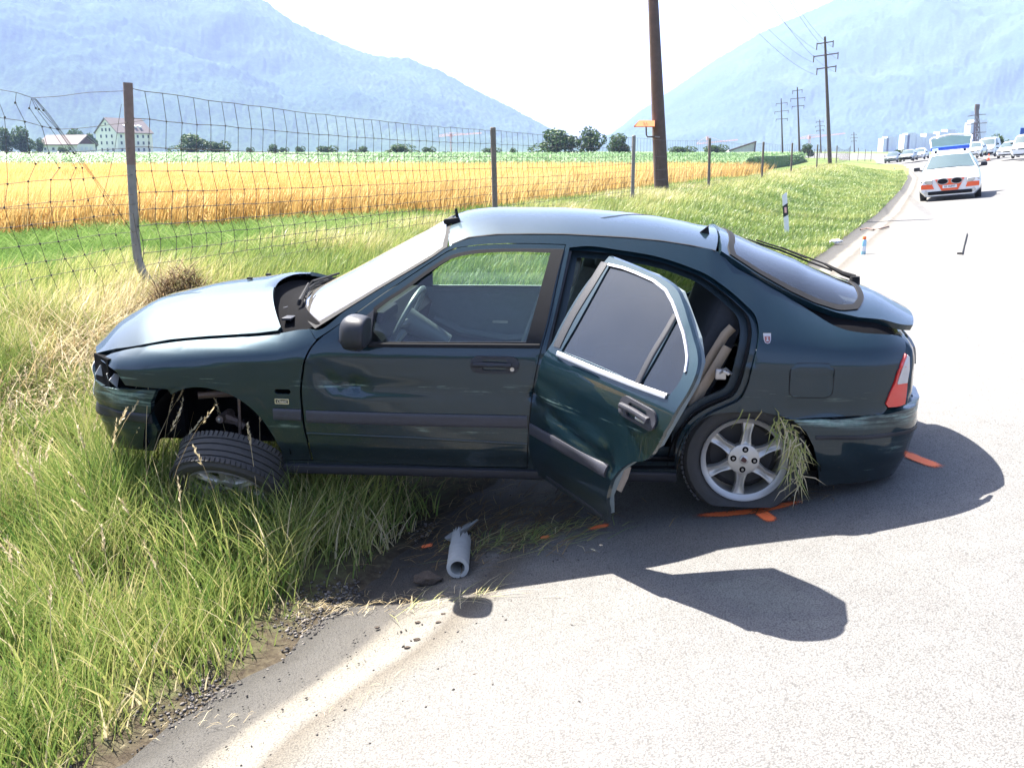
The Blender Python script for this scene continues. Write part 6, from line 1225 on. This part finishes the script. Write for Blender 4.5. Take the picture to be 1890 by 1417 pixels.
# ---- spray marks, spray can, rod, litter
def sprayed(px,wd,label,soft=.35,curve=0):
    """a sprayed line: a thin sheet on the asphalt with ragged, speckled ends"""
    P=np.array([on_road(*p) for p in px]); t=np.concatenate([[0],np.cumsum(np.linalg.norm(np.diff(P,axis=0),axis=1))]); n=max(4,int(t[-1]/.012)); tt=np.linspace(0,t[-1],n); C=np.stack([np.interp(tt,t,P[:,k]) for k in range(3)],1); D=np.gradient(C,axis=0); D/=np.linalg.norm(D,axis=1)[:,None]; N=np.stack([-D[:,1],D[:,0],0*D[:,0]],1)
    V=[];U=[];rr=np.random.default_rng(int(px[0][0])); A=[]
    for a in np.linspace(-1,1,9):
        q=C+N*a*wd/2; V.append(np.stack([q[:,0],q[:,1],[gz(x,y)+.009 for x,y in q[:,:2]]],1)); e=np.minimum(tt/(t[-1]*.28+1e-6),(t[-1]-tt)/(t[-1]*.28+1e-6)); A.append(np.clip(np.minimum(e,1)*(1-abs(a))**.8,0,1))
    V=np.stack(V,1); ii=np.arange(n*9).reshape(n,9); o=np_mesh('paint_mark',V.reshape(-1,3),[np.stack([ii[:-1,:-1],ii[1:,:-1],ii[1:,1:],ii[:-1,1:]],-1).reshape(-1,4)],SPRAY,None,True,attr={'cover':np.stack(A,1).ravel()}); tag(o,label,'paint mark','orange accident marks sprayed on the asphalt'); return o
SP=NT('orange_spray'); a_=SP.node('ShaderNodeAttribute'); a_.attribute_name='cover'; nn=SP.noise(SP.coord(),130,5,.85); al=SP.ramp(SP.math('ADD',SP.math('MULTIPLY',a_.outputs['Fac'],1.0),SP.math('MULTIPLY',nn,1.1)),[(.62,0.0),(1.05,1.0)]); SP.set(Base_Color=(1.0,.19,.05),Roughness=.7); tr_=SP.node('ShaderNodeBsdfTransparent'); mx_=SP.node('ShaderNodeMixShader'); SP.link(al,mx_.inputs[0]); SP.link(tr_.outputs[0],mx_.inputs[1]); SP.link(SP.p.outputs[0],mx_.inputs[2]); SP.link(mx_.outputs[0],SP.out.inputs[0]); SPRAY=SP.m
sprayed([(1276,954),(1340,951),(1400,945),(1440,936),(1486,926)],.075,'long orange line along the foot of the rear wheel')
sprayed([(1393,940),(1407,950),(1428,966)],.075,'short orange stroke joining the line under the rear wheel')
sprayed([(1664,835),(1690,848),(1738,866)],.075,'orange stroke beyond the rear bumper corner')
sprayed([(1083,979),(1108,974),(1126,970)],.06,'orange dash at the tip of the open door')
sprayed([(996,996),(1006,994),(1016,992)],.050,'small orange dot left of the dash at the door tip')
sprayed([(776,1012),(787,1010),(800,1007)],.055,'orange dot beside the grass, left of the broken pipe')
c=on_road(1593,470); cn=thing('spray_can','upright pale blue spray can with orange cap on the road','spray can',tuple(c)); k=.135/.14
m=MB(); m.lathe([(0,0),(.033,0),(.034,.006),(.033,.195),(.030,.205),(.024,.212)],20); m.build('can_body',simple('pale_blue_can',(.30,.52,.62),.35,.3,.1,20),cn); m=MB(); m.lathe([(.026,.212),(.026,.250),(.022,.256),(0,.256)],18); m.build('cap',simple('orange_cap',(.75,.14,.02),.4),cn); m=MB(); m.lathe([(.0342,.05),(.0345,.12)],20); m.build('label_band',simple('white_band',(.7,.7,.7),.4),cn); cn.scale=(1.15,1.15,1.15)
a=on_road(1776,471); b=on_road(1785,433); d=b-a; m=MB(); m.tube([a+V3(0,0,.02),a*.5+b*.5+V3(0,0,.03),b+V3(0,0,.02)],.009,8); t=thing('measuring_rod','thin dark rod with a hooked end lying on the bright road','rod'); m.build('rod',BLACK,t); m=MB(); m.box(a+V3(-.04,0,.025),(.07,.03,.025),None,.008); m.build('hook_end',BLACK,t)
c=on_road(1541,452); bm=bmesh.new(); bmesh.ops.create_icosphere(bm,subdivisions=3,radius=.10)
for v in bm.verts: n=fbm(np.array([v.co.x*18+9]),np.array([v.co.y*18+v.co.z*20+9]),4,3)[0]; v.co=Vector((v.co.x*1.2,v.co.y*.6,v.co.z*.45))*(.5+n)
me=bpy.data.meshes.new('litter'); bm.to_mesh(me); bm.free(); me.materials.append(simple('white_plastic',(.7,.72,.75),.4)); o=bpy.data.objects.new('litter',me); COL.objects.link(o); o.location=c+np.array([0,0,.06]); tag(o,'crumpled white plastic scrap at the grass edge by the gutter','litter')
m=MB(); L=[on_road(a,b)+V3(0,0,.035) for a,b in ((1588,427),(1600,424),(1612,427),(1625,425),(1640,421))]; m.tube(L,.018,6); tag(m.build('gutter_strip',simple('brown_strip',(.12,.075,.06),.8)),'thin brown strip across the gutter','debris')  # thin brown tube just above the gutter surface
# grass jammed between tyre and arch of the rear wheel
def jam():
    rg=np.random.default_rng(77); V=[];Q=[];T=[];R=[];k=0
    for i in range(130):
        a=math.radians(rg.normal(22,24)); r0=rg.uniform(.20,.285); c=np.array([rc[0]+r0*math.cos(a),-.835-rg.uniform(0,.05),rc[2]+r0*math.sin(a)]); d=np.array([rg.normal(.05,.3),-abs(rg.normal(0,.12)),-abs(rg.normal(.7,.5)) if rg.uniform()<.7 else rg.normal(.1,.5)]); d/=np.linalg.norm(d); L=rg.uniform(.04,.12); s=np.cross(d,[0,1,0]); s=s/(np.linalg.norm(s)+1e-9)*.0026; m_=c+d*L*.5; e=c+d*L+np.array([rg.normal(0,.02),-.01,-.03])
        e[2]=max(e[2],.015); V+=[c-s,c+s,m_+s,m_-s,e]; Q.append((k,k+1,k+2,k+3)); T.append((k+3,k+2,k+4)); R+=[min(1,max(0,rg.normal(.80,.2)))]*5; k+=5
    o=np_mesh('wheel_grass',c2w(np.array(V)),[np.array(Q),np.array(T)],GR,None,True,attr={'rnd':np.array(R)}); o['kind']='stuff'
jam()
